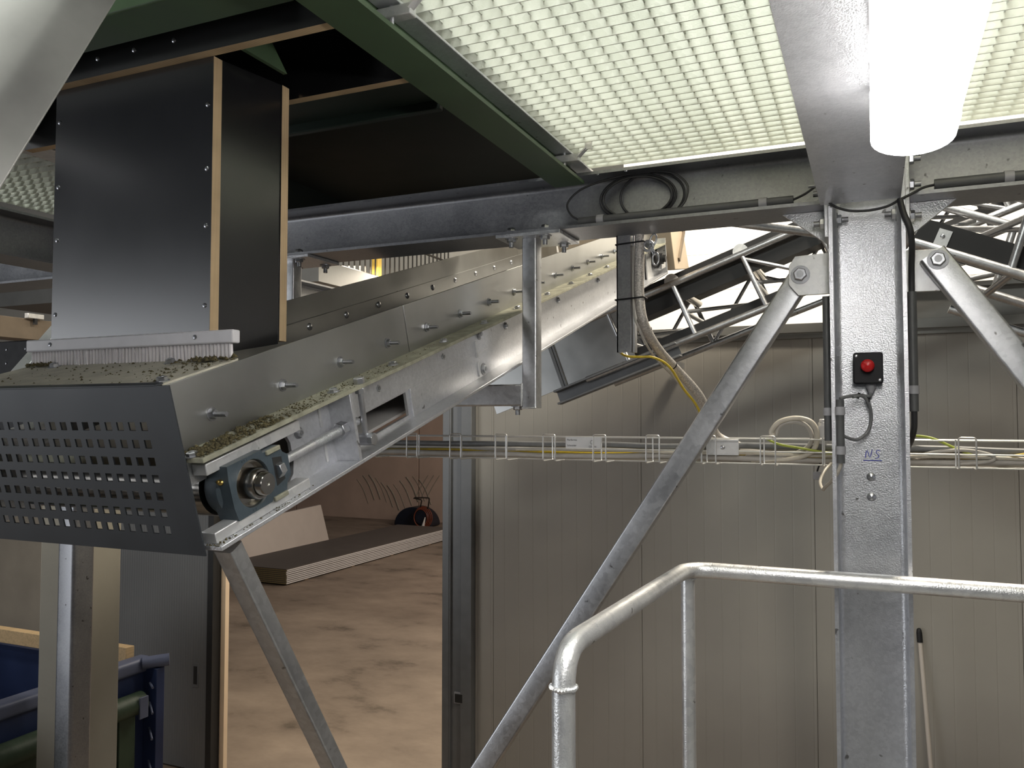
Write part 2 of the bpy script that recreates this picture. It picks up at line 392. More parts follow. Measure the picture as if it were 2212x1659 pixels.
wr_ = thing('wall_right', 'pale sandwich panel wall closing the room on the right', 'wall', (3.4, 2, -3.2), kind='structure')
for i in range(8): part('panel', MB().box(3.4, 3.5, -3.4+1.18*i, -3.4+1.18*(i+1)-.003, -3.2, 2.4), 'cap_metal', wr_)
wl = thing('wall_left', 'beige concrete wall behind the blue skip', 'wall', (-9, 6, -3.2), kind='structure')
part('concrete_panel', MB().box(-10.2, -6.9, 6, 6.2, -3.2, .45), 'concrete', wl)
part('concrete_panel', MB().box(-14, -10.22, 6, 6.2, -3.2, .45), 'concrete', wl)
wu = thing('wall_upper', 'bright white wall seen over the sandwich panel wall', 'wall', (-3, 9.5, .2), kind='structure')
for i in range(10):
    for a, b in ((-18, -9.01), (-9, -.01), (0, 9)):
        part('panel', MB().box(a, b, 9.5, 9.6, .2+.42*i, .2+.42*(i+1)-.003), 'white_wall', wu)
# door opening: steel jamb with grooves, sliding leaf, jamb edge with hall light in its colour
jb = MB().box(-3.20, -3.14, 5.93, 6.12, -3.2, .3).box(-3.14, -3.035, 5.955, 6.12, -3.2, .3).box(-3.035, -2.94, 5.93, 6.12, -3.2, .3).box(-3.142, -3.128, 5.935, 5.96, -3.2, .3)
struct('trim_1', jb, 'dark_frame', 'dark grey steel door jamb with vertical grooves right of the opening', 'door jamb', .003)
struct('trim_2', MB().box(-5.50, -5.45, 5.952, 6.0, -3.2, .3), 'strip_lit', 'jamb edge beside the open door, hall light put into its cream colour', 'door jamb')
dl = thing('door_1', 'grey ribbed sliding door leaf standing open left of the doorway', 'door', (-6.1, 5.9, -3.18), kind='structure')
part('leaf', MB().box(-6.80, -5.57, 5.86, 5.94, -3.18, .2), 'leaf_skin', dl, .003)
part('edge_seal', MB().box(-5.57, -5.505, 5.85, 5.95, -3.18, .2), 'seal_black', dl, .003, 'black rubber edge seal')
hx = MB().box(-5.735, -5.665, 5.855, 5.862, -2.44, -2.22)
h1 = part('handle_plate', hx, 'dark_frame', dl, .002, 'recessed flush pull')
part('recess_shade', MB().box(-5.72, -5.68, 5.852, 5.857, -2.41, -2.25), 'seal_black', h1)  # raised black plate stands for the shade in the hollow of the pull

# ================================================================ steel frame
P180 = hea(.171, .18, .006, .0095, .015); P200 = hea(.19, .2, .0065, .010, .018)
def beam(label, poly, fn, a, b, mat='galv_shaded', loc=None):
    m = MB().prism(poly, fn, a, b)
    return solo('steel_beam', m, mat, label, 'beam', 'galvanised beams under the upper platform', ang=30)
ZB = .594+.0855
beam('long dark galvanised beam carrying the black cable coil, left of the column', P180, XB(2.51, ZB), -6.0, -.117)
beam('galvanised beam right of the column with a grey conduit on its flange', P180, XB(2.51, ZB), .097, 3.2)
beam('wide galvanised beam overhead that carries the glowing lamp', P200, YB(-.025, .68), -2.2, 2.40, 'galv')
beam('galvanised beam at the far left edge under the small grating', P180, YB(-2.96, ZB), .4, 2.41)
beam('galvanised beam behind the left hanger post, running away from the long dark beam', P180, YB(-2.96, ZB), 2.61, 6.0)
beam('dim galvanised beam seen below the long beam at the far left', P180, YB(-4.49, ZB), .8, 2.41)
col1 = thing('steel_column', 'galvanised wide-flange column with a red emergency stop button', 'column', (-.01, 2.5, -3.2))
part('shaft', MB().prism([(v, u) for u, v in P200], lambda u, v, w_: (-.01+u, 2.5+v, w_), -3.2, .775), 'galv', col1, ang=30)
part('base_plate', MB().box(-.17, .15, 2.34, 2.66, -3.2, -3.18), 'galv', col1)
for sx, xo in ((-1, -.105), (1, .085)):
    ep = part('end_plate', MB().box(min(xo, xo+sx*.012), max(xo, xo+sx*.012), 2.42, 2.60, .50, .765), 'galv', col1, .002)
    tri = [(xo+sx*.012, .594), (xo+sx*.13, .594), (xo+sx*.012, .50)]
    part('haunch_plate', MB().prism(tri, lambda u, v, w_: (u, w_, v), 2.505, 2.517), 'galv', col1, .001)
    for yy in (2.45, 2.57):
        for zz in (.545, .63, .70): inst('bolt', B_M16, col1, (xo+sx*.012, yy, zz), (sx, 0, 0))
for x, z in ((-.095+.010, .552), (.075-.010, .556)): inst('bolt', B_M16, col1, (x, 2.455, z), (1 if x < 0 else -1, 0, 0))
# gusset plates
for sx, pts in ((-1, [(-.103, .47), (-.20, .466), (-.217, .44), (-.218, .385), (-.193, .353), (-.103, .353)]),
                (1, [(.083, .463), (.185, .462), (.19, .44), (.19, .375), (.17, .348), (.083, .348)])):
    yy = (2.488, 2.498) if sx < 0 else (2.512, 2.522)
    part('gusset_plate', MB().prism(pts, lambda u, v, w_: (u, w_, v), *yy), 'galv_light', col1, .001)
for z in (-.159, -.214): inst('bolt', B_CARR, col1, (-.010, 2.496, z), (0, -1, 0), .3)
# handwriting on the web
ink = MB()
def stroke(pts): ink.tube([(x, 2.4965, z) for x, z in pts], .0012, 5, smooth=3)
stroke([(-.024, -.107), (-.019, -.086), (-.012, -.106), (-.006, -.084)])
stroke([(.014, -.088), (.007, -.086), (.004, -.093), (.010, -.099), (.009, -.106), (.001, -.108)])
ink.tube([(-.029, 2.4965, -.1145), (.018, 2.4965, -.1145)], .0014, 5)
part('handwriting', ink, 'ink_blue', col1, label='blue handwritten letters NS with an underline')
# diagonal braces
def brace(label, p0, p1, wd, y):
    t = thing('diagonal_brace', label, 'brace', (p1[0], y, p1[1]), 'square tube braces bolted to the column')
    a, b = Vector((p0[0], y, p0[1])), Vector((p1[0], y, p1[1]))
    d = (b-a).normalized(); x = d.cross(Vector((0, 1, 0))); m = MB()
    m.prism(rrect(wd, .05, .007), lambda u, v, w_: a+x*u+Vector((0, v, 0))+d*w_, -.02, (b-a).length)
    part('tube', m, 'galv_tube', t)
    return t, d
bl, d = brace('long diagonal square tube brace descending left from the column', (-.186, .412), (-1.62, -1.79), .066, 2.525)
inst('bolt', B_M20, bl, (-.186, 2.487, .412), (0, -1, 0))
br, d = brace('short diagonal square tube brace descending right from the column', (.161, .426), (1.40, -1.44), .07, 2.487)
inst('bolt', B_M20, br, (.163, 2.461, .424), (0, -1, 0))
# foot blocks of the braces on the hall floor are out of view; footplates tie them down
part('foot_post', MB().box(-1.67, -1.57, 2.49, 2.56, -3.2, -1.75), 'galv', bl)
part('foot_post', MB().box(1.35, 1.45, 2.45, 2.52, -3.2, -1.40), 'galv', br)

# green machine frame and grating support
gb = solo('green_beam', MB().prism(hea(.14, .098, .007, .01, .012), YB(-.855, .793), -.6, 2.405), 'green_paint', 'olive green painted beam running overhead beside the bright grating', 'beam')
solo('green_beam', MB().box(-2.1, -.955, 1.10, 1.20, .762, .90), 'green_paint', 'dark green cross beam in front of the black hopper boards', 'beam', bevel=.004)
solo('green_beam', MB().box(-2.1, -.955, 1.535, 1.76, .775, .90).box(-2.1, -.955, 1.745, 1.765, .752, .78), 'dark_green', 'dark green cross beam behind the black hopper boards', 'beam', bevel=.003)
solo('machine_casing', MB().box(-2.18, -.96, 1.06, 1.53, 1.25, 1.27).box(-2.18, -.96, 1.53, 3.3, .98, 1.0).box(-2.2, -2.18, 1.06, 3.3, .79, 1.27).box(-.955, -.935, 1.06, 3.3, .905, 1.27).box(-2.18, -.955, 3.28, 3.3, .77, 1.0), 'void_shade', 'machine underside above the long beam, its shade put into a near-black green', 'machine')  # covers added to keep light out of the void

def grating(label, x0, x1, y0, y1, z, sx=.0425, sy=.0405):
    t = thing('floor_grating', label, 'grating', ((x0+x1)/2, (y0+y1)/2, z), 'pressed steel gratings of the upper platform')
    hb = .038
    m1 = mkmesh('bearing_bar', MB().box(-(x1-x0)/2, (x1-x0)/2, -.0013, .0013, 0, hb), 'grating_zinc')
    m2 = mkmesh('cross_bar', MB().box(-.0016, .0016, -(y1-y0)/2, (y1-y0)/2, .013, hb), 'grating_zinc')
    n = int((y1-y0)/sy)
    for i in range(n+1): inst('bearing_bar', m1, t, ((x0+x1)/2, y0+(y1-y0)*i/n, z))
    n = int((x1-x0)/sx)
    for i in range(n+1): inst('cross_bar', m2, t, (x0+(x1-x0)*i/n, (y0+y1)/2, z))
    for xx in (x0, x1): part('edge_bar', MB().box(xx-.002, xx+.002, y0, y1, z-.001, z+.039), 'grating_zinc', t)
    return t
grating('bright pressed grating overhead between the green beam and the lamp beam', -.842, -.128, .9, 2.49, .797)
grating('grey pressed grating overhead right of the glowing lamp', .078, .86, .9, 2.49, .797)
grating('small dim grating at the far left behind the pale chute', -2.88, -2.20, .9, 2.40, .785)
solo('grating_angle', MB().box(-.850, -.800, .3, 2.50, .778, .784).box(-.850, -.844, .3, 2.50, .784, .832), 'galv', 'grey steel angle edging the bright grating beside the green beam', 'angle bar', bevel=.001)
solo('grating_angle', MB().box(-2.205, -2.105, .6, 2.40, .755, .785), 'galv_light', 'pale steel edge strip of the small far-left grating', 'angle bar', bevel=.002)
for y, lb in ((1.315, 'galvanised grating clamp at the top edge of the picture'), (2.27, 'galvanised grating clamp just above the long dark beam')):
    t = thing('grating_clamp', lb, 'clamp', (-.80, y, .745), 'grating clamps on the green beam')
    part('bar', MB().box(-.862, -.775, y-.012, y+.012, .752, .773), 'galv_light', t, .002)
    part('bolt', MB().cyl((-.822, y, .735), (-.822, y, .80), .005, 8), 'zinc_bolt', t)
    st = [(.018*(1 if i % 2 else .62)*cos(i*pi/4), .018*(1 if i % 2 else .62)*sin(i*pi/4)) for i in range(8)]
    part('claw_plate', MB().prism(st, lambda u, v, w_: (-.745+u*.9, y-.01+w_, .792+v), -.002, .002).bar((-.778, y-.008, .762), (-.752, y-.008, .785), .004, .02, (0, 1, 0)), 'galv_light', t)

# ================================================================ lamp
def lamp(label, xc, y0, y1, zt, grp='platform lamps'):
    t = thing('tube_lamp', label, 'lamp', (xc, (y0+y1)/2, zt-.14), grp)
    part('housing', MB().prism(rrect(.136, .056, .008), YB(xc, zt-.029), y0, y1-.01), 'lamp_body', t)
    prof = [(.066, -.058)]+[(.066*cos(a), -.030*sin(a)-.088) for a in [pi*i/14 for i in range(15)]]+[(-.066, -.058)]
    part('diffuser', MB().prism(prof, YB(xc, zt), y0+.02, y1-.02), 'lamp_glow', t)
    for yy, s_ in ((y0, -1), (y1, 1)):
        pf = [(.0685, -.03)]+[(.0685*cos(a), -.033*sin(a)-.088) for a in [pi*i/14 for i in range(15)]]+[(-.0685, -.03)]
        m = MB().prism(pf, YB(xc, zt), yy-.09 if s_ > 0 else yy-.02, yy if s_ > 0 else yy+.07)
        part('end_cap', m, 'lamp_glow', t)
    for yy in (y0+.3, y1-.35):
        for sx in (-1, 1): part('clip', MB().box(xc+sx*.067-.003, xc+sx*.067+.003, yy, yy+.03, zt-.07, zt-.03), 'white_plastic', t)
lamp('glowing white tube lamp under the wide overhead beam', .071, .15, 1.60, .584)
lamp('added tube lamp behind the viewer, an unseen fill for the near side', .071, -2.1, -.7, .584)  # unseen fixture added for its light on the near parts

# ================================================================ handrail
hr = thing('handrail', 'bright galvanised pipe handrail bending down in the foreground', 'handrail', (-.2, 2.3, -1.7))
def bend(pts, r, k=6):
    out = [Vector(pts[0])]
    for i in range(1, len(pts)-1):
        p = Vector(pts[i]); a = (Vector(pts[i-1])-p).normalized()*r; b = (Vector(pts[i+1])-p).normalized()*r
        for q in range(k+1):
            u = q/k; out.append((p+a)*(1-u)**2+p*2*u*(1-u)+(p+b)*u*u)
    return out+[Vector(pts[-1])]
part('rail_pipe', MB().tube(bend([(3.0, 2.345, -.425), (-.487, 2.345, -.42), (-.528, 1.445, -.42), (-.528, 1.445, -1.7)], .075), .0218, 20), 'galv_rail', hr, ang=60)
part('post', MB().cyl((-.487, 2.35, -1.7), (-.487, 2.35, -.43), .0195, 18), 'galv_rail', hr)
wr = MB()
for i in range(26):
    a = 2*pi*i/26; wr.cyl((-.528+.0215*cos(a), 1.445+.0215*sin(a), -.492+.002*sin(5*a)), (-.528+.0245*cos(a+.3), 1.445+.0245*sin(a+.3), -.488), .0035, 6)
part('weld_bead', wr, 'galv_rail', hr)
wr2 = MB()
for i in range(20):
    a = 2*pi*i/20; wr2.cyl((-.487+.02*cos(a), 2.35+.02*sin(a), -.448), (-.487+.0225*cos(a+.35), 2.35+.0225*sin(a+.35), -.445), .003, 6)
part('weld_bead', wr2, 'galv_rail', hr)

# ================================================================ inclined belt conveyor
TT = math.atan(.303); CT, ST = cos(TT), sin(TT)
def CV(x, s, n): return Vector((x, 1.137+s*CT-n*ST, -.232+s*ST+n*CT))
SD, ND = Vector((0, CT, ST)), Vector((0, -ST, CT))
cv = thing('belt_conveyor', 'galvanised inclined belt conveyor rising away from the dark perforated tail guard', 'conveyor', (-1.4, 2.6, -.3))
LEN = 3.62
# right channel: flanges to x=-1.05, web at -1.115, openings for the take-up bearing and for inspection
HN = .172
ch = part('side_channel', MB(CV).box(-1.118, -1.05, 0, LEN, 0, .009), 'galv', cv, .0015)
part('top_flange', MB(CV).box(-1.125, -1.05, .0, LEN, HN-.009, HN), 'dust', ch, .001, 'dusty upper flange')
web = MB(CV)
def wbx(s0, s1, n0, n1): web.box(-1.119, -1.111, s0, s1, n0, n1)
wbx(0, LEN, .009, .018); wbx(0, LEN, .135, HN-.009)
wbx(0, .02, .018, .05); wbx(.30, .46, .018, .135); wbx(.46, .52, .018, .135); wbx(.52, .775, .080, .135); wbx(.775, LEN, .018, .135)
wbx(0, .06, .112, .135)
part('web', web, 'galv', ch)
# rounded end of the take-up slot
part('slot_corner', MB(CV).prism([(.30, .018), (.27, .018), (.292, .035), (.30, .06)], lambda u, v, w_: (w_, u, v), -1.119, -1.111)
     .prism([(.30, .135), (.27, .135), (.292, .118), (.30, .10)], lambda u, v, w_: (w_, u, v), -1.119, -1.111), 'galv', ch)
part('guide_bar', MB(CV).box(-1.111, -1.078, .03, .30, .128, .150), 'galv_light', ch, .002)
part('guide_bar', MB(CV).box(-1.100, -1.066, .008, .285, .009, .030), 'galv_light', ch, .002)
for n0_, n1_ in ((.02, .07), (.1, .15)): part('weld_bead', MB(CV).box(-1.112, -1.106, .405, .412, n0_, n1_), 'galv_light', ch, .002)
for n0_, n1_ in ((.015, .06), (.075, .125)): part('weld_bead', MB(CV).box(-1.106, -1.100, 1.195, 1.203, n0_, n1_), 'galv_light', ch, .002)
part('stop_plate', MB(CV).box(-1.115, -1.05, .446, .456, .009, HN-.009), 'galv', ch, .001)
part('splice_plate', MB(CV).box(-1.111, -1.105, .52, 1.285, .085, HN-.009).box(-1.111, -1.105, .79, 1.285, .009, .085), 'galv', ch, .001)
for x, y in ((.33, .112), (.645, .125), (.99, .125)): inst('bolt', B_M8, ch, CV(-1.11, x, y), (1, 0, 0), .2)
for s_, n_ in ((1.235, .14), (1.235, .03)): inst('bolt', bolt_mesh(.013, .007), ch, CV(-1.105, s_, n_), (1, 0, 0), .5)
for s_ in (1.45, 1.97, 2.50, 3.0): inst('bolt', B_M8, ch, CV(-1.111, s_, .125), (1, 0, 0), .1)
for s_ in (.01, .435, .69, .965, 1.235, 1.50, 1.79, 2.06, 2.31, 2.56, 2.8): inst('bolt', bolt_mesh(.010, .007), ch, CV(-1.082, s_, HN), ND, s_)
# left channel, mirrored
lc = part('side_channel', MB(CV).box(-1.757, -1.69, 0, LEN, 0, .009).box(-1.757, -1.69, 0, LEN, HN-.009, HN).box(-1.697, -1.69, 0, LEN, .009, HN-.009), 'galv', cv)
# cheek plates
ck = part('cheek_plate', MB(CV).box(-1.125, -1.120, -.003, .838, HN, .297).box(-1.125, -1.120, .841, LEN-.02, HN, .297), 'sheet', cv, .0006, 'dull grey cheek plate with a row of bolts')
k = 0; s_ = .112
while s_ < 3.4:
    inst('bolt', B_STUD, ck, CV(-1.120, s_, .218), (1, 0, 0), k*.7); k += 1; s_ += .209
lk = part('cheek_plate', MB(CV).box(-1.694, -1.689, .2, 3.0, .10, .300).box(-1.694, -1.6895, 3.003, LEN-.02, .10, .300), 'sheet', cv, .0006)
part('skirt_strip', MB(CV).box(-1.689, -1.684, .25, LEN-.05, .150, .226), 'sheet', lk, .0006)
s_ = .32
while s_ < 3.3:
    inst('bolt', B_CARR, lk, CV(-1.684, s_, .200), (1, 0, 0)); s_ += .2145
part('rubber_skirt', MB(CV).box(-1.135, -1.126, .22, LEN-.1, .15, .272).box(-1.683, -1.676, .25, LEN-.1, .128, .165), 'rubber', cv)
# belt, pulleys
part('belt', MB(CV).box(-1.66, -1.15, .12, 3.5, .128, .136).box(-1.66, -1.15, .12, 3.5, .010, .017), 'belt_grey', cv)
part('tail_pulley', MB(CV).cyl((-1.655, .115, .078), (-1.135, .115, .078), .058, 28), 'bright_steel', cv)
part('head_pulley', MB(CV).cyl((-1.655, 3.5, .078), (-1.135, 3.5, .078), .058, 28), 'bright_steel', cv)
# take-up bearing unit
yz = lambda u, v, w_: (w_, u, v)
BC = (.120, .081)
out = [(.062, .134), (.155, .134), (.158, .127), (.207, .127), (.212, .112), (.227, .101), (.227, .061), (.212, .050), (.207, .035), (.165, .035), (.160, .028), (.066, .028), (.060, .055), (.059, .108)]
def hit(a):
    d_ = Vector((cos(a), sin(a))); best = 9
    for q0, q1 in zip(out, out[1:]+out[:1]):
        p_ = Vector(q0)-Vector(BC); e_ = Vector(q1)-Vector(q0); den = d_.x*e_.y-d_.y*e_.x
        if abs(den) < 1e-9: continue
        t_ = (p_.x*e_.y-p_.y*e_.x)/den; u_ = (p_.x*d_.y-p_.y*d_.x)/den
        if t_ > 0 and -1e-6 <= u_ <= 1+1e-6: best = min(best, t_)
    return best
NA = 72; angs = sorted([2*pi*i/NA for i in range(NA)]+[math.atan2(v-BC[1], u-BC[0]) % (2*pi) for u, v in out]); NA = len(angs)
hs = MB(CV); vv = []
for X_, ins in ((-1.061, 0), (-1.061, 1), (-1.080, 1), (-1.106, 0)):
    for a in angs:
        r_ = .0455 if ins else hit(a); vv.append((X_, BC[0]+r_*cos(a), BC[1]+r_*sin(a)))
ff = []
for k0, k1 in ((0, 1), (1, 2), (3, 0)):
    for i in range(NA): ff.append((k0*NA+i, k0*NA+(i+1) % NA, k1*NA+(i+1) % NA, k1*NA+i))
ff.append(tuple(range(3*NA, 4*NA)))
hs.add(vv, ff)
bh = part('bearing_housing', hs, 'bearing_blue', cv, 0, 'dark blue-grey cast take-up bearing housing', ang=50)
cb = CV(-1.07, *BC)
part('barrel', MB().lathe(CV(-1.12, .108, BC[1]), (1, 0, 0), [(.052, 0), (.055, .006), (.055, .030), (.050, .036)], 40), 'bearing_blue', bh)
for n0_, n1_ in ((.121, .1345), (.0275, .041)): part('guide_lug', MB(CV).box(-1.063, -1.056, .165, .205, n0_-.002, n1_-.006), 'dust', bh, .002)
part('cast_mark', MB(CV).box(-1.0615, -1.0602, .10, .104, .128, .132).box(-1.0615, -1.0602, .107, .110, .128, .132).box(-1.0615, -1.0602, .113, .118, .128, .132).box(-1.0615, -1.0602, .105, .109, .031, .035).box(-1.0615, -1.0602, .113, .117, .031, .035), 'bearing_blue', bh, kind='stuff')
part('pocket_shade', MB(CV).prism([(.181, .052), (.207, .058), (.207, .104), (.181, .110)], yz, -1.0625, -1.0606), 'seal_black', bh)  # flat black patch stands for the shade inside the nut opening
part('outer_race', MB().lathe(cb, (1, 0, 0), [(.0455, -.010), (.0455, .004), (.041, .005), (.039, -.006), (.030, -.006)], 40), 'bright_steel', bh)
part('inner_race', MB().lathe(cb, (1, 0, 0), [(.0295, -.02), (.0295, .024), (.0275, .028), (.0235, .028), (.0235, .02)], 36), 'bright_steel', bh)
part('shaft', MB().lathe(cb, (1, 0, 0), [(.0215, -.06), (.0215, .040), (.0195, .043), (.004, .043), (.001, .038), (0, .038)], 36), 'bright_steel', bh)
part('grease_nipple', MB().lathe(CV(-1.080, .060, .104), CV(.5, -1, .5)-CV(0, 0, 0), [(.0055, 0), (.0055, .006), (.003, .008), (.003, .012), (.0045, .014), (.003, .019), (0, .020)], 12), 'brass', bh)
part('hex_nut', MB().cyl(CV(-1.062, .186, .081), CV(-1.062, .202, .081), .016, 6), 'zinc_bolt', bh, .001)
rd = part('tension_rod', MB().cyl(CV(-1.078, .20, .086), CV(-1.078, .50, .086), .0095, 16), 'galv', cv)
thr = MB()
for i in range(26): thr.cyl(CV(-1.078, .33+i*.0042, .086), CV(-1.078, .332+i*.0042, .086), .0106, 14)
part('thread', thr, 'galv', rd)
part('hex_nut', MB().cyl(CV(-1.078, .424, .086), CV(-1.078, .445, .086), .018, 6), 'zinc_bolt', rd, .001)
part('white_collar', MB().cyl(CV(-1.078, .222, .086), CV(-1.078, .234, .086), .013, 16), 'white_plastic', rd)
eb = part('eye_bolt', MB().cyl(CV(-1.062, .507, .165), CV(-1.062, .500, .05), .0068, 12), 'zinc_bolt', cv)
part('hex_nut', MB().cyl(CV(-1.062, .508, .172), CV(-1.062, .508, .186), .013, 6).cyl(CV(-1.062, .506, .163), CV(-1.062, .506, .150), .012, 6), 'zinc_bolt', eb, .001)
part('eye', MB().cyl(CV(-1.085, .500, .043), CV(-1.052, .500, .043), .014, 18), 'zinc_bolt', eb)
part('clamp_bolt', MB().cyl(CV(-1.052, .500, .043), CV(-1.040, .500, .043), .015, 6), 'zinc_bolt', eb, .001)
# tail guard with square holes
gx0, gx1, gn0, gn1 = -1.76, -1.083, -.008, .303
gu = sorted(set([gx0, gx1]+[v for i in range(21) for v in (-1.160-.0285*i-.0078, -1.160-.0285*i+.0078)]))
gn = sorted(set([gn0, gn1]+[v for j in range(7) for v in (.037+.0323*j-.0078, .037+.0323*j+.0078)]))
hx = [-1.160-.0285*i for i in range(21)]; hn = [.037+.0323*j for j in range(7)]
gm = MB(CV)
for i in range(len(gu)-1):
    for j in range(len(gn)-1):
        uc, nc = (gu[i]+gu[i+1])/2, (gn[j]+gn[j+1])/2
        if min(abs(uc-q) for q in hx) < .0075 and min(abs(nc-q) for q in hn) < .0075: continue
        gm.add([(gu[i], -.006, gn[j]), (gu[i+1], -.006, gn[j]), (gu[i+1], -.006, gn[j+1]), (gu[i], -.006, gn[j+1])], [(0, 1, 2, 3)])
me_v = {}
nv = []; mp_ = []
for p in gm.v:
    key = (round(p.x, 5), round(p.y, 5), round(p.z, 5))
    if key not in me_v: me_v[key] = len(nv); nv.append(p)
    mp_.append(me_v[key])
gm.v = nv; gm.f = [[mp_[i] for i in q] for q in gm.f]
tg = part('tail_guard', gm, 'guard_paint', cv, 0, ang=5, label= 'dark grey guard plate with rows of square holes')
tg.data.shade_flat(); so = tg.modifiers.new('thick', 'SOLIDIFY'); so.thickness = .003; so.offset = 0
part('top_fold', MB(CV).box(gx0, -1.115, -.0075, .012, .3015, .3045), 'guard_paint', tg)
cp = part('cover_plate', MB(CV).box(-1.70, -1.118, .012, .205, .298, .302), 'dust_pale', cv, 0, 'dusty beige cover plate')
for x, s_ in ((-1.60, .185), (-1.27, .185), (-1.135, .03)): inst('bolt', B_M8, cp, CV(x, s_, .302), ND, x)
# support leg down to the floor and an angle at the tail
lg = MB(); pa, pb = Vector((-1.10, 1.205, -.235)), Vector((-1.10, 2.17, -1.75))
dd = (pb-pa).normalized(); xx = Vector((1, 0, 0)); yy = dd.cross(xx)
lg.prism(rrect(.044, .036, .006), lambda u, v, w_: pa+xx*u+yy*v+dd*w_, 0, (pb-pa).length)
part('support_leg', lg, 'galv_tube', cv, label='square tube leg slanting down from the tail')
part('support_leg', MB().box(-1.13, -1.07, 2.13, 2.20, -3.2, -1.70), 'galv_tube', cv)
# head end
hd = part('head_plate', MB(CV).box(-1.104, -1.096, LEN-.28, LEN, .0, .19), 'galv_light', cv, .002, 'pale bearing plate at the head')
part('stiffener', MB(CV).box(-1.10, -1.05, LEN-.006, LEN, .0, .20), 'galv_light', hd)
part('hood_bracket', MB(CV).box(-1.10, -1.055, LEN-.12, LEN-.01, .035, .09), 'galv_light', hd, .006)
part('head_bearing', MB().lathe(CV(-1.09, LEN-.13, .10), (1, 0, 0), [(.05, 0), (.05, .02), (.03, .03), (.03, .05), (.02, .05), (.02, .065), (0, .065)], 20), 'rubber', hd)
for s_, n_ in ((.22, .15), (.05, .14), (.05, .05)): inst('bolt', B_M8, hd, CV(-1.096, LEN-s_, n_), (1, 0, 0))
part('discharge_hood', MB().prism([(4.56, 1.16), (4.95, 1.13), (5.12, .93), (4.72, .86)], lambda u, v, w_: (w_, u, v), -1.72, -1.035), 'deflector_tan', cv, .003, 'tan discharge hood')
part('hood_edge', MB().bar((-1.04, 4.62, 1.155), (-1.04, 4.95, 1.135), .03, .012).bar((-1.03, 4.95, 1.135), (-1.03, 4.80, .93), .012, .03), 'brown_beam', cv)
# crumbs of dirt
dm = MB()
ico = [(0, 0, 1), (.9, 0, .2), (.3, .85, .2), (-.7, .5, .2), (-.7, -.5, .2), (.3, -.85, .2)]
def clod(p, r, nrm=ND):
    q = Vector(nrm).to_track_quat('Z', 'Y')
    v = [p+q @ (Vector(a)*r*random.uniform(.6, 1.25)) for a in ico]
    dm.add(v, [(0, 1, 2), (0, 2, 3), (0, 3, 4), (0, 4, 5), (0, 5, 1), (5, 4, 3, 2, 1)])
for i in range(1100):
    s_ = abs(random.gauss(0, .32))+.005
    if s_ > 1.2: continue
    x = -1.12+.066*random.random()**.8
    r = random.choice((.0012, .0016, .0022, .003, .0045))*(1.25 if s_ < .25 else .62)
    clod(CV(x, s_, HN+r*.1), r)
for i in range(240):
    s_ = .02+.18*random.random(); x = -1.69+.565*random.random()**.75
    if random.random() < .35: x = -1.24+.115*random.random(); s_ = .06+.14*random.random()
    clod(CV(x, s_, .3022), random.choice((.001, .0014, .0018, .0026, .0036)))
for i in range(60): clod(CV(-1.18+.05*random.gauss(0, .6), .19+.012*random.gauss(0, 1), .304), random.uniform(.004, .009))
for i in range(40): clod(CV(-1.66+.02*random.gauss(0, 1), .195+.006*random.gauss(0, 1), .304), random.uniform(.004, .008))
for i in range(40): clod(CV(-1.10+.03*random.random(), .01+.10*random.random(), HN+.001), random.uniform(.004, .008))
for i in range(160): clod(CV(-1.09+.035*random.random(), .3*random.random()**2, .0092), random.uniform(.001, .003))
solo('dirt_crumbs', dm, 'dirt', 'olive brown dirt crumbs scattered on the conveyor flange and cover plate', 'dirt', kind='stuff', ang=180)

# hanger frame that carries the conveyor
hg = thing('hanger_frame', 'galvanised square tube hanger bolted under the long dark beam, holding the conveyor', 'hanger', (-1.43, 2.5, .03))
for xc in (-1.01, -1.97):
    part('post', MB().prism(rrect(.05, .05, .006), lambda u, v, w_: (xc+u, 2.475+v, w_), .035, .582), 'galv_tube', hg)
    pl = part('top_plate', MB().box(xc-.10, xc+.12, 2.41, 2.60, .582, .593), 'galv', hg, .001)
    for dx, dy in ((-.055, 2.435), (.062, 2.435), (-.055, 2.575), (.075, 2.575)):
        inst('bolt', B_M16, pl, (xc+dx, dy, .582), (0, 0, -1)); inst('bolt', bolt_mesh(.013, .011), pl, (xc+dx, dy, .6035), (0, 0, 1))
part('cross_arm', MB().box(-1.945, -1.036, 2.452, 2.50, .042, .112), 'galv_tube', hg, .005)
part('weld_bead', MB().box(-1.038, -1.032, 2.446, 2.452, .04, .115).box(-1.035, -.985, 2.446, 2.452, .032, .038), 'galv_light', hg, .002)
inst('bolt', B_M16, hg, (-1.06, 2.475, .042), (0, 0, -1))

# ================================================================ plywood chute and hopper, brush
pc = thing('plywood_chute', 'black film-faced plywood chute standing over the conveyor tail', 'chute', (-1.42, 1.36, .12))
fb = part('front_board', MB().box(-1.652, -1.200, 1.256, 1.280, .125, .727, thin=1), ['film_black', 'ply_y'], pc, .0006)
for x, z in ((-1.640, .655), (-1.640, .51), (-1.640, .392), (-1.640, .228), (-1.214, .63), (-1.214, .50), (-1.214, .385), (-1.214, .225)):
    inst('screw', SCREW, fb, (x, 1.256, z), (0, -1, 0))
sb = MB(); v = [(1.280, .13), (1.462, .165), (1.462, .745), (1.280, .727)]
sb.prism(v, lambda u, q, w_: (w_, u, q), -1.222, -1.2005); sb.mi = [1, 1, 1, 1, 0, 0]
part('side_board', sb, ['film_black', 'ply_x'], pc)
part('back_board', MB().box(-1.652, -1.198, 1.463, 1.487, .172, .745, thin=1), ['film_black', 'ply_y'], pc, .0006)
part('side_board', MB().box(-1.652, -1.630, 1.281, 1.462, .15, .727, thin=0), ['film_black', 'ply_x'], pc)
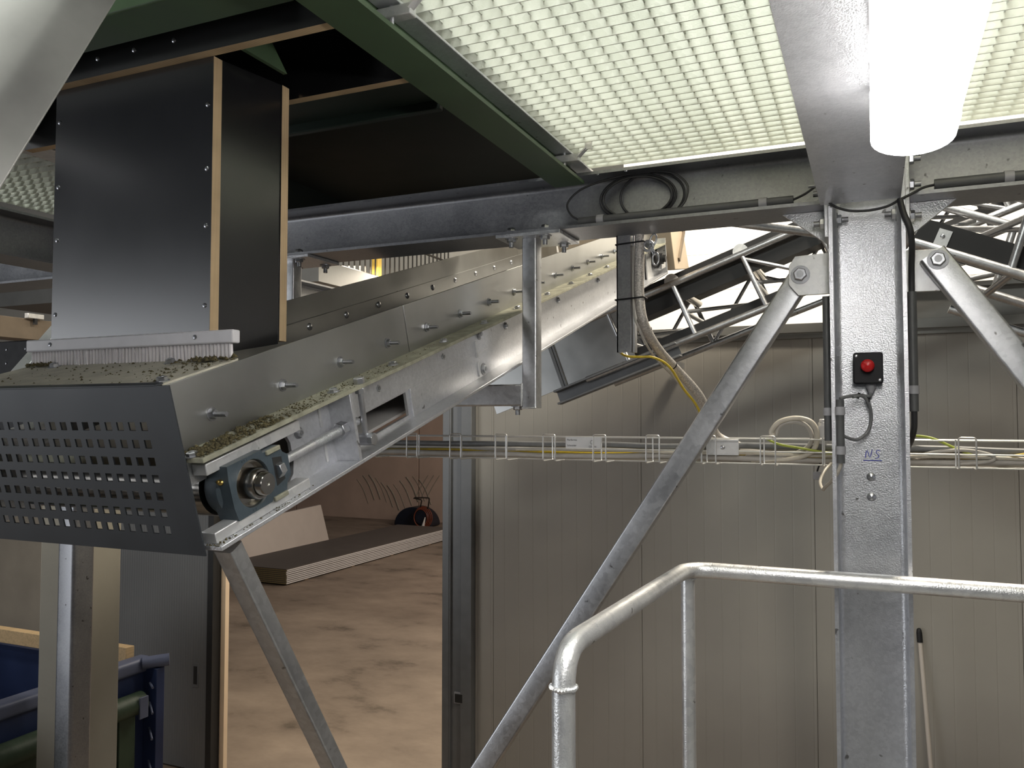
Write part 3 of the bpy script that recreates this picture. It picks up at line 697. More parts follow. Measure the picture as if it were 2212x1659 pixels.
hp = thing('plywood_hopper', 'black plywood hopper boards with bare tan edges above the chute', 'hopper', (-1.5, 1.39, .727))
h_ = part('front_board', MB().box(-2.1, -.907, 1.234, 1.258, .728, 1.2, thin=1), ['film_black', 'ply_y'], hp)
for x in (-1.60, -1.50, -1.395, -1.285): inst('screw', SCREW, h_, (x, 1.234, .765), (0, -1, 0))
part('back_board', MB().box(-2.1, -.907, 1.505, 1.529, .728, 1.2, thin=1), ['film_black', 'ply_y'], hp)
part('gusset', MB().prism([(1.26, .90), (1.26, .745), (1.42, .745)], lambda u, v_, w_: (w_, u, v_), -1.16, -1.15), 'green_paint', hp)
bu = thing('strip_brush', 'white plastic strip brush sealing the front of the plywood chute', 'brush', (-1.41, 1.24, .11))
part('holder', MB().box(-1.702, -1.122, 1.234, 1.2555, .146, .172), 'brush_plastic', bu, .003)
bm_ = MB()
for i in range(60):
    x = -1.690+.0094*i; lean = random.gauss(0, .0010)
    bm_.cyl((x, 1.244, .147), (x+lean, 1.246, .109), .0038, 8, .0044)
for i in range(14):
    x = random.uniform(-1.69, -1.14); bm_.cyl((x, 1.238, .147), (x+random.gauss(0, .01), 1.236, .108), .0006, 4)
part('bristles', bm_, 'bristle', bu, label='pale bristle tufts', kind='stuff')
for x in (-1.625, -1.216): inst('screw', SCREW, bu, (x, 1.234, .160), (0, -1, 0))
# light strut left of the chute
solo('support_strut', MB().bar((-1.80, 1.165, -.055), (-1.80, 1.62, .475), .045, .034, (0, 1, 0)), 'galv_light', 'pale galvanised strut slanting up behind the left end of the brush', 'strut', bevel=.003)

# near chute in the top left corner
E0, E1 = Vector((-.919, .775, .556)), Vector((-.914, .626, .273)); dv = (E1-E0).normalized()
av = Vector((-.211, -.099, .144)); av = (av-dv*av.dot(dv)).normalized(); bv = dv.cross(av)
if bv.dot(E0) < 0: bv = -bv
sec = [(0, .012), (.028, -.004), (.05, -.010), (.42, -.012), (.62, .10), (.62, .22), (.27, .22), (.19, .15)]
solo('metal_chute', MB().prism(sec, lambda u, v_, w_: E0+av*u+bv*v_+dv*w_, -.40, .75), 'duct_zinc', 'pale grey sheet metal chute close by in the top left corner', 'chute', bevel=.003)

# ================================================================ fittings on beams and column
def cable(name, pts, r, mat, label, cat='cable', group=None, smooth=6, closed=False, n=8):
    return solo(name, MB().tube(pts, r, n, closed, smooth), mat, label, cat, group, ang=60)
# black cable coil on the long beam
ck_ = thing('cable_coil', 'black cable coil hanging against the long dark beam', 'cable coil', (-.67, 2.47, .60))
for i in range(5):
    dx, dz, rx, rz = random.gauss(0, .004), random.gauss(0, .003), .108+.004*i, .060+.0025*i
    if i == 4: rx, dx, dz = .10, .045, .008
    m = MB().tube([(-.662+dx+rx*cos(a), 2.470+.006*i-.014*sin(a), .680+dz+rz*sin(a)) for a in [2*pi*k/20 for k in range(20)]], .0038, 7, True, 3)
    part('loop', m, 'dark_cable', ck_, ang=60)
part('loose_end', MB().tube([(-.66, 2.468, .757), (-.74, 2.462, .748), (-.83, 2.45, .722), (-.875, 2.444, .680), (-.862, 2.44, .640), (-.825, 2.44, .618)], .0032, 7, smooth=6), 'dark_cable', ck_, ang=60)
part('loose_end', MB().tube([(-.62, 2.468, .757), (-.545, 2.46, .742), (-.500, 2.452, .700), (-.502, 2.446, .655), (-.52, 2.44, .628)], .0032, 7, smooth=6), 'dark_cable', ck_, ang=60)
for xx in (-.88+.11, -.68): inst('bolt', screw_mesh(.005), ck_, (xx, 2.425, .757), (0, -1, 0))
def conduit(label, p0, p1, r, clips):
    t = thing('conduit', label, 'conduit', tuple((Vector(p0)+Vector(p1))/2-Vector((0, 0, r))))
    part('pipe', MB().cyl(p0, p1, r, 16), 'grey_plastic', t)
    d_ = Vector(p1)-Vector(p0)
    for u in clips:
        c = Vector(p0)+d_*u; dn = d_.normalized()
        part('clip', MB().cyl(c-dn*.011, c+dn*.011, r*1.22, 16), 'gland_grey', t)
    return t
conduit('grey plastic conduit lying on the flange of the long dark beam', (-.835, 2.438, .617), (-.198, 2.438, .6175), .0125, (.11, .87))
conduit('grey plastic conduit lying on the flange right of the column', (.157, 2.438, .620), (2.6, 2.438, .620), .0145, (.07, .5))
cable('wire', [(-.20, 2.438, .617), (-.165, 2.425, .628), (-.127, 2.408, .646), (-.118, 2.392, .630), (-.10, 2.385, .585), (-.06, 2.385, .562), (-.01, 2.388, .556), (.04, 2.388, .562), (.072, 2.392, .578), (.10, 2.40, .592), (.13, 2.425, .612), (.160, 2.437, .620)], .0035, 'dark_cable', 'thin black wire sagging across the top of the column', 'wire')
t = thing('strain_bolt', 'small clamp nut with bolt at the left edge of the lamp beam', 'bolt', (-.127, 2.40, .63))
part('nut', MB().cyl((-.136, 2.40, .640), (-.122, 2.40, .640), .012, 6), 'zinc_bolt', t)
part('stud', MB().cyl((-.155, 2.40, .640), (-.095, 2.40, .640), .004, 8), 'galv_shaded', t)
# conduits beside and on the column
conduit('dark conduit running down the left side of the column', (-.1165, 2.45, .34), (-.1165, 2.45, -.06), .010, (.80,))
conduit('dark conduit running down the right side of the column', (.0985, 2.45, .34), (.0985, 2.45, .02), .0115, (.82,))
cable('cable', [(.072, 2.392, .58), (.080, 2.385, .54), (.094, 2.385, .50), (.099, 2.40, .46), (.0985, 2.44, .40), (.0985, 2.45, .33)], .008, 'dark_cable', 'thick dark cable curving down beside the column top')
cable('cable', [(.0985, 2.45, .03), (.098, 2.46, -.02), (.094, 2.50, -.05), (.090, 2.62, -.075), (.09, 2.9, -.10)], .008, 'dark_cable', 'thick dark cable leaving the conduit right of the column')
conduit('short grey conduit clipped to the left flange tip of the column', (-.083, 2.387, .052), (-.083, 2.387, -.118), .0105, (.18, .80))
es = thing('emergency_stop', 'black emergency stop box with a red mushroom button on the column', 'emergency stop', (-.0125, 2.47, .096))
part('box', MB().prism(rrect(.073, .083, .006), lambda u, v, w_: (-.0125+u, w_, .138+v), 2.452, 2.4965), 'black_plastic', es, .002)
part('lid', MB().prism(rrect(.075, .085, .007), lambda u, v, w_: (-.0125+u, w_, .138+v), 2.436, 2.4515), 'black_plastic', es, .003)
part('button', MB().lathe((-.0135, 2.4365, .143), (0, -1, 0), [(.012, 0), (.012, .012), (.0165, .014), (.0175, .019), (.0160, .026), (.010, .030), (0, .031)], 28), 'red_plastic', es, ang=60)
for dx, dz in ((-.029, .033), (.029, -.033)): inst('screw', screw_mesh(.004), es, (-.0125+dx, 2.436, .138+dz), (0, -1, 0))
part('cable_gland', MB().lathe((-.006, 2.468, .097), (0, 0, -1), [(.011, 0), (.013, .003), (.013, .012), (.010, .016), (.007, .026), (0, .026)], 12), 'gland_grey', es)
cable('cable', [(-.006, 2.468, .075), (-.010, 2.458, .062), (-.030, 2.445, .064), (-.055, 2.42, .062), (-.072, 2.400, .058), (-.083, 2.390, .054)], .0045, 'grey_cable', 'short grey cable from the emergency stop box to the conduit')
cable('cable', [(-.052, 2.42, .060), (-.028, 2.44, .062), (-.012, 2.455, .040), (-.007, 2.465, .004), (-.016, 2.465, -.034), (-.042, 2.45, -.056), (-.068, 2.42, -.050), (-.080, 2.40, -.040)], .0045, 'grey_cable', 'grey cable loop hanging under the emergency stop box')
for x, y, z in ((-.038, 2.442, .063), (-.014, 2.456, .050)): solo('cable_tie', MB().lathe((x, y, z), (1, .2, -.3), [(.0085, -.003), (.0085, .003), (.004, .0035)], 10), 'black_plastic', 'black cable tie on the grey loop, '+('left one' if x < -.02 else 'right one'), 'cable tie', 'ties on the grey loop')
cable('cable', [(-.083, 2.39, -.115), (-.088, 2.40, -.135), (-.105, 2.45, -.165), (-.135, 2.62, -.20), (-.152, 2.8, -.222), (-.165, 2.9, -.205), (-.155, 2.95, -.175), (-.135, 3.0, -.150)], .0052, 'cream_cable', 'cream cable loop dropping out of the tray beside the column')

# ================================================================ wire mesh cable tray
tr = thing('cable_tray', 'bright wire mesh cable tray running behind the column and braces', 'cable tray', (-.7, 3.05, -.157))
TY0, TY1, TZ0, TZ1 = 3.0, 3.10, -.156, -.070
for yy, zz in ((TY0, TZ1), (TY1, TZ1), (TY0, -.114), (TY1, -.114), (TY0, TZ0), (TY0+.033, TZ0), (TY0+.067, TZ0), (TY1, TZ0)):
    part('long_wire', MB().cyl((-2.35, yy, zz), (1.8, yy, zz), .0029, 8), 'tray_zinc', tr)
lm = mkmesh('cross_wire', MB().tube(bend([(-.024, 0, -.04), (-.024, 0, .098), (.024, 0, .098), (.024, 0, 0), (.024, .1, 0), (.024, .1, .098), (-.024, .1, .098), (-.024, .1, 0), (-.024, 0, 0)], .008, 3)[8:]+[(-.024, 0, 0)], .0027, 6), 'tray_zinc', ang=60)
k = -1.90
while k < 1.7:
    lx = MB()
    inst('cross_wire', lm, tr, (k, TY0-.002, TZ0)); k += .1965
part('arm', MB().box(-.05, .03, 2.60, 3.0, -.175, -.16), 'galv', tr)
sp_ = part('coupling_plate', MB().box(-.545, -.437, 2.990, 2.996, -.128, -.076).box(-.545, -.437, 2.984, 2.990, -.080, -.072), 'galv_light', tr, .001)
inst('bolt', screw_mesh(.008), sp_, (-.492, 2.990, -.100), (0, -1, 0))
lb = part('sticker', MB().box(-1.083, -.943, 2.994, 2.9955, -.111, -.068), 'white_plastic', tr, label='white sticker printed with small lettering')
text('print', 'Performa', .0105, (-1.077, 2.9938, -.083), (1, 0, 0), (0, 0, 1), 'ink_dark', lb)
text('print', 'Schneider', .0095, (-1.077, 2.9938, -.104), (1, 0, 0), (0, 0, 1), 'ink_dark', lb)
text('print', 'CE', .010, (-.990, 2.9938, -.108), (1, 0, 0), (0, 0, 1), 'ink_dark', lb)
text('print', 'N', .010, (-.968, 2.9938, -.108), (1, 0, 0), (0, 0, 1), 'ink_dark', lb)
part('print', MB().tube([(-.977+.007*cos(a), 2.9937, -.088+.007*sin(a)) for a in [2*pi*k/12 for k in range(12)]], .0007, 5, True), 'ink_dark', lb)
def run(x0, x1, y, z, amp, seed):
    random.seed(seed); n = max(4, int((x1-x0)/.22)); return [(x0+(x1-x0)*i/n, y+random.uniform(-amp, amp), z+random.uniform(-amp, amp)) for i in range(n+1)]
runs = [(-2.3, 1.8, 3.035, -.100, .0115, 'grey_cable', 'grey power cable on top of the bundle in the tray'),
        (-2.3, 1.8, 3.060, -.118, .0100, 'pale_cable', 'pale grey cable in the middle of the tray'),
        (-2.3, 1.8, 3.025, -.140, .0105, 'pale_cable', 'pale cable lying low at the front of the tray'),
        (-2.3, 1.8, 3.075, -.138, .0120, 'braid', 'braided shielded cable at the back of the tray'),
        (-2.3, 1.8, 3.050, -.128, .0045, 'yellow_cable', 'thin yellow wire running along the whole tray'),
        (-1.3, 1.8, 3.018, -.122, .0060, 'cream_cable', 'cream cable at the front of the tray'),
        (-1.0, 1.8, 3.045, -.147, .0070, 'cream_cable', 'cream cable on the bottom of the tray'),
        (-.8, 1.8, 3.065, -.103, .0075, 'cream_cable', 'cream cable on top of the tray bundle')]
for i, (a, b, y, z, r, mt, lb_) in enumerate(runs): cable('cable', run(a, b, y, z, .005, i), r, mt, lb_, smooth=5)
random.seed(3)
cable('cable', [(-.40, 3.03, -.145), (-.28, 3.02, -.140), (-.20, 3.01, -.115), (-.178, 3.01, -.06), (-.195, 3.01, -.012), (-.245, 3.01, .003), (-.300, 3.0, -.010), (-.328, 3.0, -.045), (-.318, 3.0, -.062)], .0085, 'cream_cable', 'outer of two cream cable loops standing up from the tray')
cable('cable', [(-.42, 3.04, -.135), (-.29, 3.03, -.128), (-.215, 3.02, -.10), (-.196, 3.02, -.06), (-.215, 3.02, -.022), (-.255, 3.015, -.010), (-.300, 3.01, -.024), (-.315, 3.008, -.060)], .0075, 'pale_cable', 'inner of two cream cable loops standing up from the tray')
cable('cable', [(-.345, 3.02, -.070), (-.30, 3.0, -.088), (-.23, 3.0, -.100), (-.12, 3.01, -.118), (-.02, 3.03, -.120)], .0042, 'earth_cable', 'green-yellow earth wire left of the column')
cable('cable', [(.11, 3.05, -.055), (.17, 3.03, -.062), (.24, 3.02, -.095), (.30, 3.03, -.118), (.40, 3.05, -.120)], .0042, 'earth_cable', 'green-yellow earth wire right of the column')
cable('cable', [(.10, 3.03, -.13), (.18, 3.02, -.108), (.26, 3.01, -.100), (.33, 3.01, -.112), (.345, 3.01, -.128), (.30, 3.01, -.140), (.2, 3.02, -.146), (.10, 3.03, -.148)], .006, 'pale_cable', 'grey cable loop lying in the tray right of the column')
cable('cable', [(.36, 3.03, -.125), (.45, 3.0, -.105), (.6, 2.99, -.08)], .0042, 'yellow_cable', 'yellow wire rising out of the tray at the right edge')
gl = thing('cable_gland', 'white cable gland box behind the column left edge', 'cable gland', (-.162, 3.03, -.064))
part('box', MB().prism(rrect(.034, .04, .004), lambda u, v, w_: (-.162+u, w_, -.045+v), 3.01, 3.05), 'white_plastic', gl)
part('cap', MB().lathe((-.162, 3.03, -.025), (0, 0, 1), [(.014, 0), (.014, .012), (.011, .014), (.011, .022), (.008, .025), (0, .025)], 10), 'white_plastic', gl)
cn = thing('connector', 'small clear plug hanging below the tray left of the column', 'connector', (-.180, 3.0, -.206))
part('plug', MB().box(-.193, -.168, 2.995, 3.008, -.206, -.178), 'gland_grey', cn, .002)
part('lead', MB().tube([(-.180, 3.0, -.18), (-.176, 3.005, -.165), (-.17, 3.02, -.150)], .003, 6, smooth=4), 'black_plastic', cn)
# channel strut and braided hose under the long beam
ut = thing('channel_strut', 'dark galvanised channel strut hanging under the long beam', 'strut', (-.73, 2.6, .215))
part('channel', MB().box(-.758, -.712, 2.585, 2.589, .215, .594).box(-.758, -.754, 2.585, 2.626, .215, .594).box(-.716, -.712, 2.589, 2.626, .215, .594), 'galv_shaded', ut)
part('inner_rib', MB().box(-.708, -.703, 2.60, 2.63, .215, .594), 'galv', ut)
hp_ = [(-.684, 2.60, .600), (-.686, 2.60, .50), (-.687, 2.60, .40), (-.676, 2.61, .310), (-.654, 2.70, .235), (-.615, 2.83, .165), (-.565, 2.92, .090), (-.538, 2.99, .01), (-.52, 3.04, -.06), (-.44, 3.06, -.10)]
cable('hose', hp_, .0160, 'braid', 'grey braided hose curving down from the strut to the cable tray', 'hose', n=12)
cable('cable', [(-.706, 2.6, .56), (-.706, 2.6, .36), (-.690, 2.61, .29), (-.668, 2.69, .215), (-.628, 2.82, .145), (-.59, 2.92, .07), (-.56, 3.0, -.02), (-.54, 3.04, -.09)], .004, 'pale_cable', 'thin grey cable tied along the braided hose')
cable('cable', [(-.766, 2.63, .26), (-.764, 2.64, .222), (-.740, 2.65, .206), (-.70, 2.65, .203), (-.655, 2.66, .200), (-.618, 2.72, .172), (-.597, 2.84, .103), (-.565, 2.92, .04), (-.545, 3.0, -.06)], .0042, 'yellow_cable', 'yellow cable looping under the strut beside the hose')
for (x, y, z), dr, lb_ in (((-.718, 2.597, .565), (0, 0, 1), 'uppermost black tie around strut and hose'), ((-.720, 2.597, .385), (0, 0, 1), 'second black tie around strut and hose')):
    solo('cable_tie', MB().tube(bend([(x-.042, 2.582, z), (x+.052, 2.582, z+.005), (x+.052, 2.632, z+.005), (x-.042, 2.632, z), (x-.042, 2.582, z)], .006, 2), .0026, 6), 'black_plastic', lb_, 'cable tie', 'ties on the braided hose')
for p, dr, lb_ in (((-.670, 2.635, .288), (.25, .5, -.6), 'third black tie, at the bend of the hose'), ((-.625, 2.80, .182), (.3, .7, -.45), 'lowest black tie on the hose')):
    solo('cable_tie', MB().lathe(p, dr, [(.0155, -.003), (.0165, 0), (.0155, .003), (.012, .003)], 14), 'black_plastic', lb_, 'cable tie', 'ties on the braided hose')
sh = thing('shackle_chain', 'small steel shackle with a hanging chain link under the long beam', 'chain', (-.64, 2.6, .50))
part('shackle', MB().tube([(-.657+.016*cos(a), 2.6, .556+.016*sin(a)) for a in [2*pi*k/14 for k in range(14)]], .0055, 8, True), 'galv', sh)
part('pin', MB().cyl((-.657, 2.588, .556), (-.657, 2.612, .556), .008, 10), 'zinc_bolt', sh)
def link(c, a, b, ax, r=.003):
    m = MB(); ax = Vector(ax); sd_ = ax.cross(Vector((0, 1, 0))).normalized()
    m.tube([Vector(c)+ax*(a*sin(q))+sd_*(b*cos(q)) for q in [2*pi*k/16 for k in range(16)]], r, 7, True); return m
part('link', link((-.640, 2.598, .573), .020, .010, Vector((.3, 0, 1)).normalized()), 'zinc_bolt', sh, ang=60)
part('link', link((-.642, 2.598, .543), .020, .003, Vector((.35, 0, -1)).normalized()), 'zinc_bolt', sh, ang=60)
part('link', link((-.632, 2.598, .512), .021, .010, (0, 0, 1)), 'zinc_bolt', sh, ang=60)

# ================================================================ second conveyor with tube truss
S2 = math.atan(.365)
def T2(l, y, n): return Vector((-1.28+l*cos(S2)-n*sin(S2), y, .738+l*sin(S2)+n*cos(S2)))
c2 = thing('truss_conveyor', 'tube truss belt conveyor rising right behind the braided hose', 'conveyor', (-1.0, 5.2, .05))
for yy in (4.9, 5.5):
    part('upper_chord', MB(T2).cyl((-.50, yy, 0), (2.3, yy, 0), .021, 14), 'galv_tube', c2)
    part('lower_chord', MB(T2).cyl((-.50, yy, -.345), (2.3, yy, -.345), .021, 14), 'galv_tube', c2)
    for i, l in enumerate((-.23, .20, .63, 1.06, 1.49, 1.92)):
        part('truss_post', MB(T2).cyl((l, yy, -.015), (l+.02, yy, -.335), .015, 10), 'galv_tube', c2)
        if i < 5 and yy > 5: part('diagonal', MB(T2).cyl((l+.03, yy, -.33), (l+.40, yy, -.02), .012, 10), 'galv_tube', c2)
    for l in (.62, 1.5): part('diagonal', MB(T2).cyl((l+.01, yy, -.03), (l+.42, yy, -.33), .012, 10), 'galv_tube', c2)
for l in (-.23, .20, .63, 1.06, 1.49):
    part('cross_tube', MB(T2).cyl((l+.02, 4.9, -.20), (l+.02, 5.5, -.20), .014, 10), 'galv_tube', c2)
    part('cross_diagonal', MB(T2).cyl((l+.02, 4.9, -.19), (l+.40, 5.5, -.21), .012, 10), 'galv_tube', c2)
    part('idler_roller', MB(T2).cyl((l+.03, 4.97, -.065), (l+.03, 5.43, -.065), .028, 16), 'bright_steel', c2)
    part('roller_bracket', MB(T2).prism([(.045*cos(a), .05*sin(a)) for a in [pi*k/10 for k in range(11)]], lambda u, v, w_: (l+u, w_, .015+v), 4.905, 4.917), 'galv_light', c2)
part('carry_belt', MB(T2).box(-.5, 2.3, 4.93, 5.47, .036, .048), 'rubber', c2)
part('side_lip', MB(T2).box(-.5, 2.3, 4.925, 4.935, .02, .058), 'rubber', c2)
part('return_belt', MB(T2).box(-.5, 2.3, 4.94, 5.46, -.045, -.038), 'rubber', c2)
part('return_lip', MB(T2).box(-.5, 2.3, 4.935, 4.945, -.115, -.03), 'rubber', c2)
part('lower_lip', MB(T2).box(-.45, 2.2, 4.925, 4.935, -.33, -.275), 'rubber', c2)
for a, b in ((-1.15, -.6452), (-.645, -.16)):
    part('tail_side_plate', MB(T2).box(a, b, 4.895, 4.901, -.335, -.015), 'sheet', c2, .001)
part('plate_flange', MB(T2).bar((-.655, 4.89, -.335), (-.655, 4.89, -.02), .02, .02, (0, 1, 0)).bar((-.635, 4.89, -.335), (-.635, 4.89, -.02), .012, .012, (0, 1, 0)), 'dark_frame', c2)
part('bottom_channel', MB(T2).box(-.72, .10, 4.86, 4.93, -.348, -.335).box(-.72, .10, 4.92, 4.93, -.42, -.348).box(-.72, .10, 4.86, 4.93, -.428, -.416), 'dark_frame', c2, .002, 'dark steel channel under the tail')
part('scraper_plate', MB(T2).box(1.08, 1.085, 4.86, 5.2, -.46, -.33), 'galv_light', c2)
part('support_post', MB().box(-.08, .0, 5.16, 5.24, -3.2, .83), 'galv', c2)
part('wall_bracket', MB().box(-1.30, -1.24, 5.5, 5.93, .36, .40), 'galv', c2)
solo('guide_tube', MB().cyl((-.66, 4.32, 1.01), (.147, 4.0, .765), .021, 14), 'galv_tube', 'galvanised tube descending right toward the column, below the long beam', 'tube')

# third conveyor, right of the column
S3 = math.atan(-.42)
def T3(l, y, n): return Vector((.147+l*cos(S3)-n*sin(S3), y, .782+l*sin(S3)+n*cos(S3)))
c3 = thing('truss_conveyor', 'tube truss conveyor descending right behind the short brace', 'conveyor', (.9, 4.3, .0))
for yy, q in ((4.0, 0), (4.5, 1)):
    part('lower_chord', MB(T3).cyl((-.15, yy, -.002 if q == 0 else -.03), (2.2, yy, -.002 if q == 0 else -.03), .022, 14), 'galv_tube', c3)
    part('upper_chord', MB(T3).cyl((-.15, yy, .30), (2.2, yy, .30), .020, 14), 'galv_tube', c3)
    for l in (.42, .92, 1.42): part('truss_post', MB(T3).cyl((l, yy, .01), (l-.03, yy, .30), .017, 10), 'galv_tube', c3)
part('lower_chord', MB(T3).cyl((.27, 4.25, -.19), (2.2, 4.25, -.19), .019, 14), 'galv_tube', c3)
for l in (.33, .83, 1.33): part('truss_post', MB(T3).cyl((l, 4.25, -.18), (l+.10, 4.02, -.01), .016, 10), 'galv_tube', c3)
part('belt_trough', MB(T3).box(.02, 2.2, 4.06, 4.44, .055, .065).box(.02, 2.2, 4.055, 4.065, .03, .125), 'rubber', c3, label='black rubber belt trough')
bk = part('trough_bracket', MB(T3).box(.10, .155, 4.045, 4.052, .03, .10), 'galv_light', c3)
inst('bolt', screw_mesh(.010), bk, T3(.125, 4.045, .068), (0, -1, 0))
for a, b in (((.16, 4.5, .10), (.40, 4.0, .235)), ((.12, 4.5, .20), (.46, 4.0, .20)), ((.0, 4.3, .05), (.22, 4.6, .30)), ((.2, 4.6, .05), (.55, 4.7, .35)), ((.3, 4.6, .02), (.7, 4.75, .30)), ((.05, 4.7, .22), (.45, 4.8, .16))):
    part('diagonal', MB(T3).cyl(a, b, .015, 10), 'galv_tube', c3)
part('support_post', MB().box(1.5, 1.58, 4.2, 4.28, -3.2, .02), 'galv', c3)

# ================================================================ left background
fe = thing('bar_fence', 'dark bar fence on the upper level beyond the conveyor', 'fence', (-5, 8, 1.45))
for z in (1.568, 2.02): part('rail', MB().cyl((-5, 6.2, z), (-5, 10.2 if z < 1.7 else 9.45, z), .014, 8), 'fence_dark', fe) if z < 1.7 else part('rail', MB().cyl((-5, 6.2, z), (-5, 9.4, z), .014, 8), 'fence_dark', fe)
bm2 = mkmesh('bar', MB().cyl((0, 0, 0), (0, 0, .95), .009, 8), 'fence_dark')
for i in range(33): inst('bar', bm2, fe, (-5, 6.2+.1*i, 1.505))
solo('marker_post', MB().box(-5.05, -4.97, 7.70, 7.78, 1.45, 2.5), 'yellow_post', 'yellow post standing at the dark bar fence', 'post', bevel=.004)
solo('floor_edge', MB().box(-9, -4.6, 6.15, 9.45, 1.25, 1.45), 'cap_metal', 'grey slab edge under the dark bar fence', 'slab')
solo('brown_girder', MB().box(-5.6, -5.4, 2.62, 5.9, .555, .700), 'brown_beam', 'brown girder at the far left edge below the grey beams', 'beam', bevel=.004)
t = thing('clip_fitting', 'small bright clip on the brown girder at the far left', 'clip', (-5.38, 3.98, .69))
part('clip', MB().box(-5.40, -5.36, 3.90, 4.02, .70, .735), 'galv_light', t, .003)
part('screw', MB().cyl((-5.37, 3.96, .66), (-5.37, 3.96, .70), .015, 8), 'rubber', t)
t = thing('black_panel', 'black panel with screws at the far left, above the tail guard', 'panel', (-2.85, 2.03, .0))
part('panel', MB().box(-3.1, -2.715, 2.0, 2.06, -.05, .28), 'black_plastic', t, .004)
for x, z in ((-2.76, .25), (-2.76, .20), (-2.86, .25), (-2.86, .20)): inst('screw', SCREW, t, (x, 2.0, z), (0, -1, 0))
part('bracket', MB().box(-3.10, -3.06, 2.06, 2.10, -.05, .59), 'galv_shaded', t)
# post, concrete column, skip
solo('steel_post', MB().prism(rrect(.13, .13, .026, 6), lambda u, v, w_: (-3.815+u, 3.075+v, w_), -3.2, .0), 'galv_shaded', 'rounded galvanised post in front of the concrete pillar, below the guard', 'post', ang=60)
solo('concrete_pillar', MB().box(-4.25, -3.95, 3.2, 3.475, -3.2, .0), 'concrete_col', 'beige concrete pillar behind the galvanised post', 'pillar', bevel=.008)
sk = thing('waste_skip', 'blue steel skip at the lower left with a rolled green tarpaulin', 'skip', (-5.5, 3.2, -3.2))
part('side_wall', MB().box(-4.68, -4.62, 1.3, 4.32, -3.1, -1.70), 'skip_blue', sk, .004)
part('side_wall', MB().box(-6.5, -6.44, 1.3, 4.32, -3.1, -1.70), 'skip_blue', sk, .004)
part('end_wall', MB().box(-6.44, -4.68, 4.26, 4.32, -3.1, -1.70), 'skip_blue', sk, .004)
part('end_wall', MB().box(-6.44, -4.68, 1.3, 1.36, -3.1, -1.70), 'skip_blue', sk, .004)
part('bottom', MB().box(-6.44, -4.68, 1.36, 4.26, -3.12, -3.06), 'skip_blue', sk)
part('rim', MB().prism(rrect(.12, .10, .03), YB(-4.65, -1.68), 1.25, 4.30), 'skip_rim', sk, 0, 'lighter rim')
part('rim', MB().prism(rrect(.12, .10, .03), YB(-6.47, -1.68), 1.25, 4.30), 'skip_rim', sk)
part('rim_end', MB().cyl((-4.60, 4.24, -1.665), (-4.48, 4.36, -1.655), .042, 14), 'skip_rim', sk)
part('corner_post', MB().box(-4.62, -4.50, 4.27, 4.34, -3.1, -1.70), 'skip_blue', sk, .004)
part('wooden_board', MB().box(-6.40, -4.70, 4.19, 4.26, -1.66, -1.56), 'wood', sk, .004, 'pale wooden board on the end wall')
for z in (-1.80, -1.93, -2.10, -2.32): part('hook', MB().cyl((-4.56, 4.27, z), (-4.46, 4.20, z-.04 if z < -1.85 else z), .008, 8), 'skip_rim', sk)
tp = thing('tarpaulin', 'rolled green tarpaulin hung along the side of the blue skip', 'tarpaulin', (-4.5, 2.8, -3.0))
part('roll', MB().tube([(-4.54, 1.3, -1.93), (-4.545, 2.2, -1.915), (-4.54, 3.2, -1.905), (-4.54, 4.18, -1.895)], .072, 16, smooth=5), 'tarp', tp, ang=60)
part('hanging_sheet', MB().box(-4.60, -4.575, 1.3, 4.16, -2.95, -1.90).box(-4.575, -4.555, 4.02, 4.15, -2.95, -1.95), 'tarp', tp, .006)
part('strap', MB().box(-4.475, -4.462, 4.10, 4.17, -1.98, -1.84), 'skip_rim', tp, .003, 'grey-blue strap end with eyelet')
# far hall: stacked panels, leaning board, reel
for i in range(8):
    z = -3.165+.036*i; a = math.radians(1.6); dx = random.uniform(-.01, .01)
    t = thing('sandwich_panel', 'sandwich panel in the low stack in the far hall, '+['lowest', 'second from the floor', 'third from the floor', 'fourth from the floor', 'fifth from the floor', 'sixth from the floor', 'one below the top', 'topmost with a brown skin'][i], 'panel', (-11.15, 16.2, z), 'stacked sandwich panels')
    m = MB().box(-11.95+dx, -10.36+dx, 12.95, 19.6, z, z+.0215); m.mi = [1, 1, 2, 2, 0, 0]
    part('core', m, ['panel_white', 'panel_brown', 'panel_core'], t)
    part('skin', MB().box(-11.97+dx, -10.372+dx, 12.94, 19.61, z+.0215, z+.0358), 'panel_brown', t)
    t.rotation_euler.z = a*0
for y in (13.6, 15.2, 16.8, 18.6):
    solo('bearer', MB().box(-11.9, -10.42, y, y+.1, -3.2, -3.168), 'wood', 'wooden bearer under the panel stack, '+{13.6: 'nearest', 15.2: 'second', 16.8: 'third', 18.6: 'farthest'}[y], 'bearer', 'bearers under the panel stack')
q = Vector((-13.10+12.334, 18.05-13.91, 0)).normalized(); pn = Vector((-q.y, q.x, 0))
m = MB(); p0_ = Vector((-12.25, 13.5, -3.2)); L_ = 4.65
m.add([p0_, p0_+q*L_, p0_+q*L_+pn*.06, p0_+pn*.06]+[v+Vector((0, 0, .95))+pn*.25 for v in (p0_, p0_+q*L_, p0_+q*L_+pn*.06, p0_+pn*.06)], [(0, 1, 2, 3), (7, 6, 5, 4), (0, 4, 5, 1), (1, 5, 6, 2), (2, 6, 7, 3), (3, 7, 4, 0)])
solo('leaning_board', m, 'board_white', 'white board leaning behind the panel stack in the far hall', 'board')
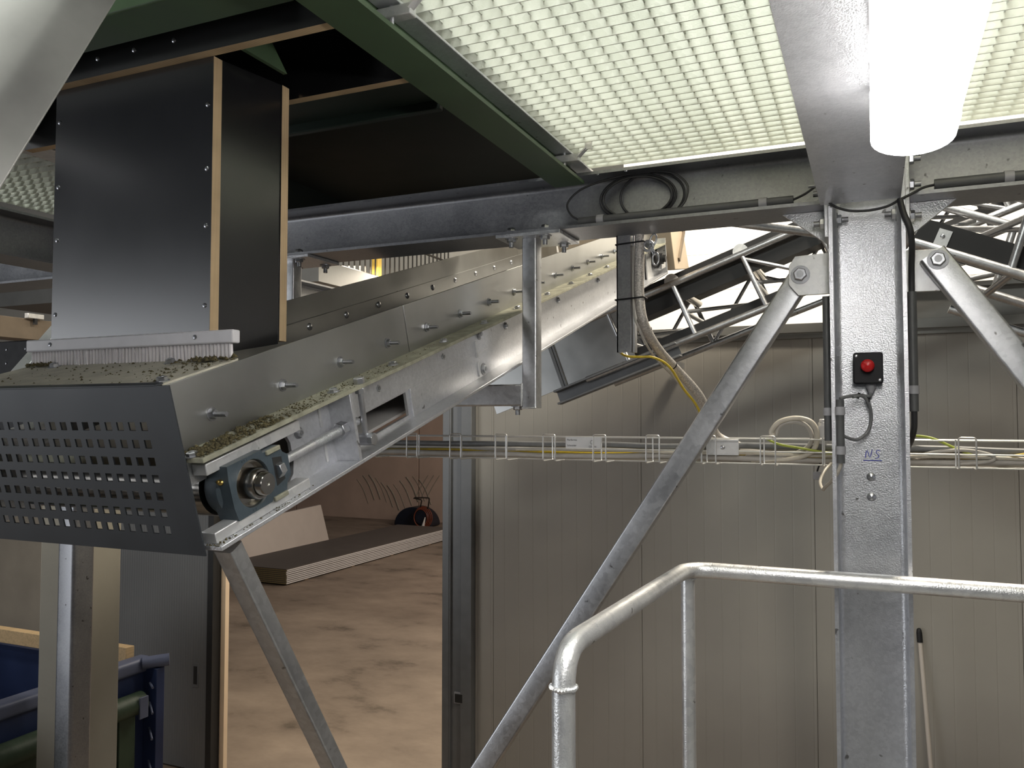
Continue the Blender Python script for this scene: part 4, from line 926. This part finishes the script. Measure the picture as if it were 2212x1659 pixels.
hr_ = thing('hose_reel', 'dark blue hose reel cart with orange hose by the far concrete wall', 'hose reel', (-12.6, 21.5, -3.2))
dome = [(-13.25, -3.18)]+[(-12.62-.63*cos(a), -3.18+.56*sin(a)) for a in [pi*k/16 for k in range(1, 16)]]+[(-12.0, -3.18)]
part('dome_cover', MB().prism(dome, lambda u, v, w_: (u, w_, v), 21.5, 22.1), 'reel_blue', hr_, .03)
part('drum', MB().cyl((-12.14, 21.2, -2.86), (-12.14, 21.5, -2.86), .22, 20), 'reel_blue', hr_, .02)
for k in range(4): part('hose', MB().tube([(-12.16+(.22+.025*k)*cos(a), 21.20+.05*k, -2.88+(.25+.02*k)*sin(a)) for a in [2*pi*j/16 for j in range(16)]], .016, 7, True, 2), 'hose_orange', hr_, ang=60)
part('handle', MB().tube(bend([(-12.28, 21.35, -2.72), (-12.15, 21.25, -2.36), (-12.38, 21.2, -2.32), (-12.35, 21.2, -2.30), (-11.92, 21.3, -2.30), (-12.02, 21.35, -2.72)], .05, 4), .02, 8), 'fence_dark', hr_, ang=60)
part('nozzle', MB().cyl((-12.06, 21.15, -3.15), (-11.98, 21.15, -2.85), .05, 10, .015), 'panel_white', hr_)
# broom and switch
bo = thing('broom', 'thin pale broom handle with a black tip leaning on the wall right of the column', 'broom', (.36, 5.9, -3.2))
part('stick', MB().cyl((.345, 5.82, -3.12), (.246, 5.975, -1.42), .0135, 12), 'board_white', bo)
part('tip', MB().lathe((.2465, 5.974, -1.43), Vector((-.099, .155, 1.7)), [(.0175, 0), (.0175, .06), (.014, .08), (.006, .088), (0, .088)], 12), 'rubber', bo)
part('head', MB().box(.18, .52, 5.78, 5.86, -3.2, -3.11), 'fence_dark', bo, .01)
sw = thing('wall_switch', 'small pale framed switch on the dark door jamb', 'switch', (-3.05, 5.95, -2.25))
part('frame', MB().box(-3.095, -3.005, 5.935, 5.954, -2.255, -2.165), 'gland_grey', sw, .004)
part('rocker', MB().box(-3.083, -3.017, 5.928, 5.936, -2.243, -2.177), 'seal_black', sw, .002)
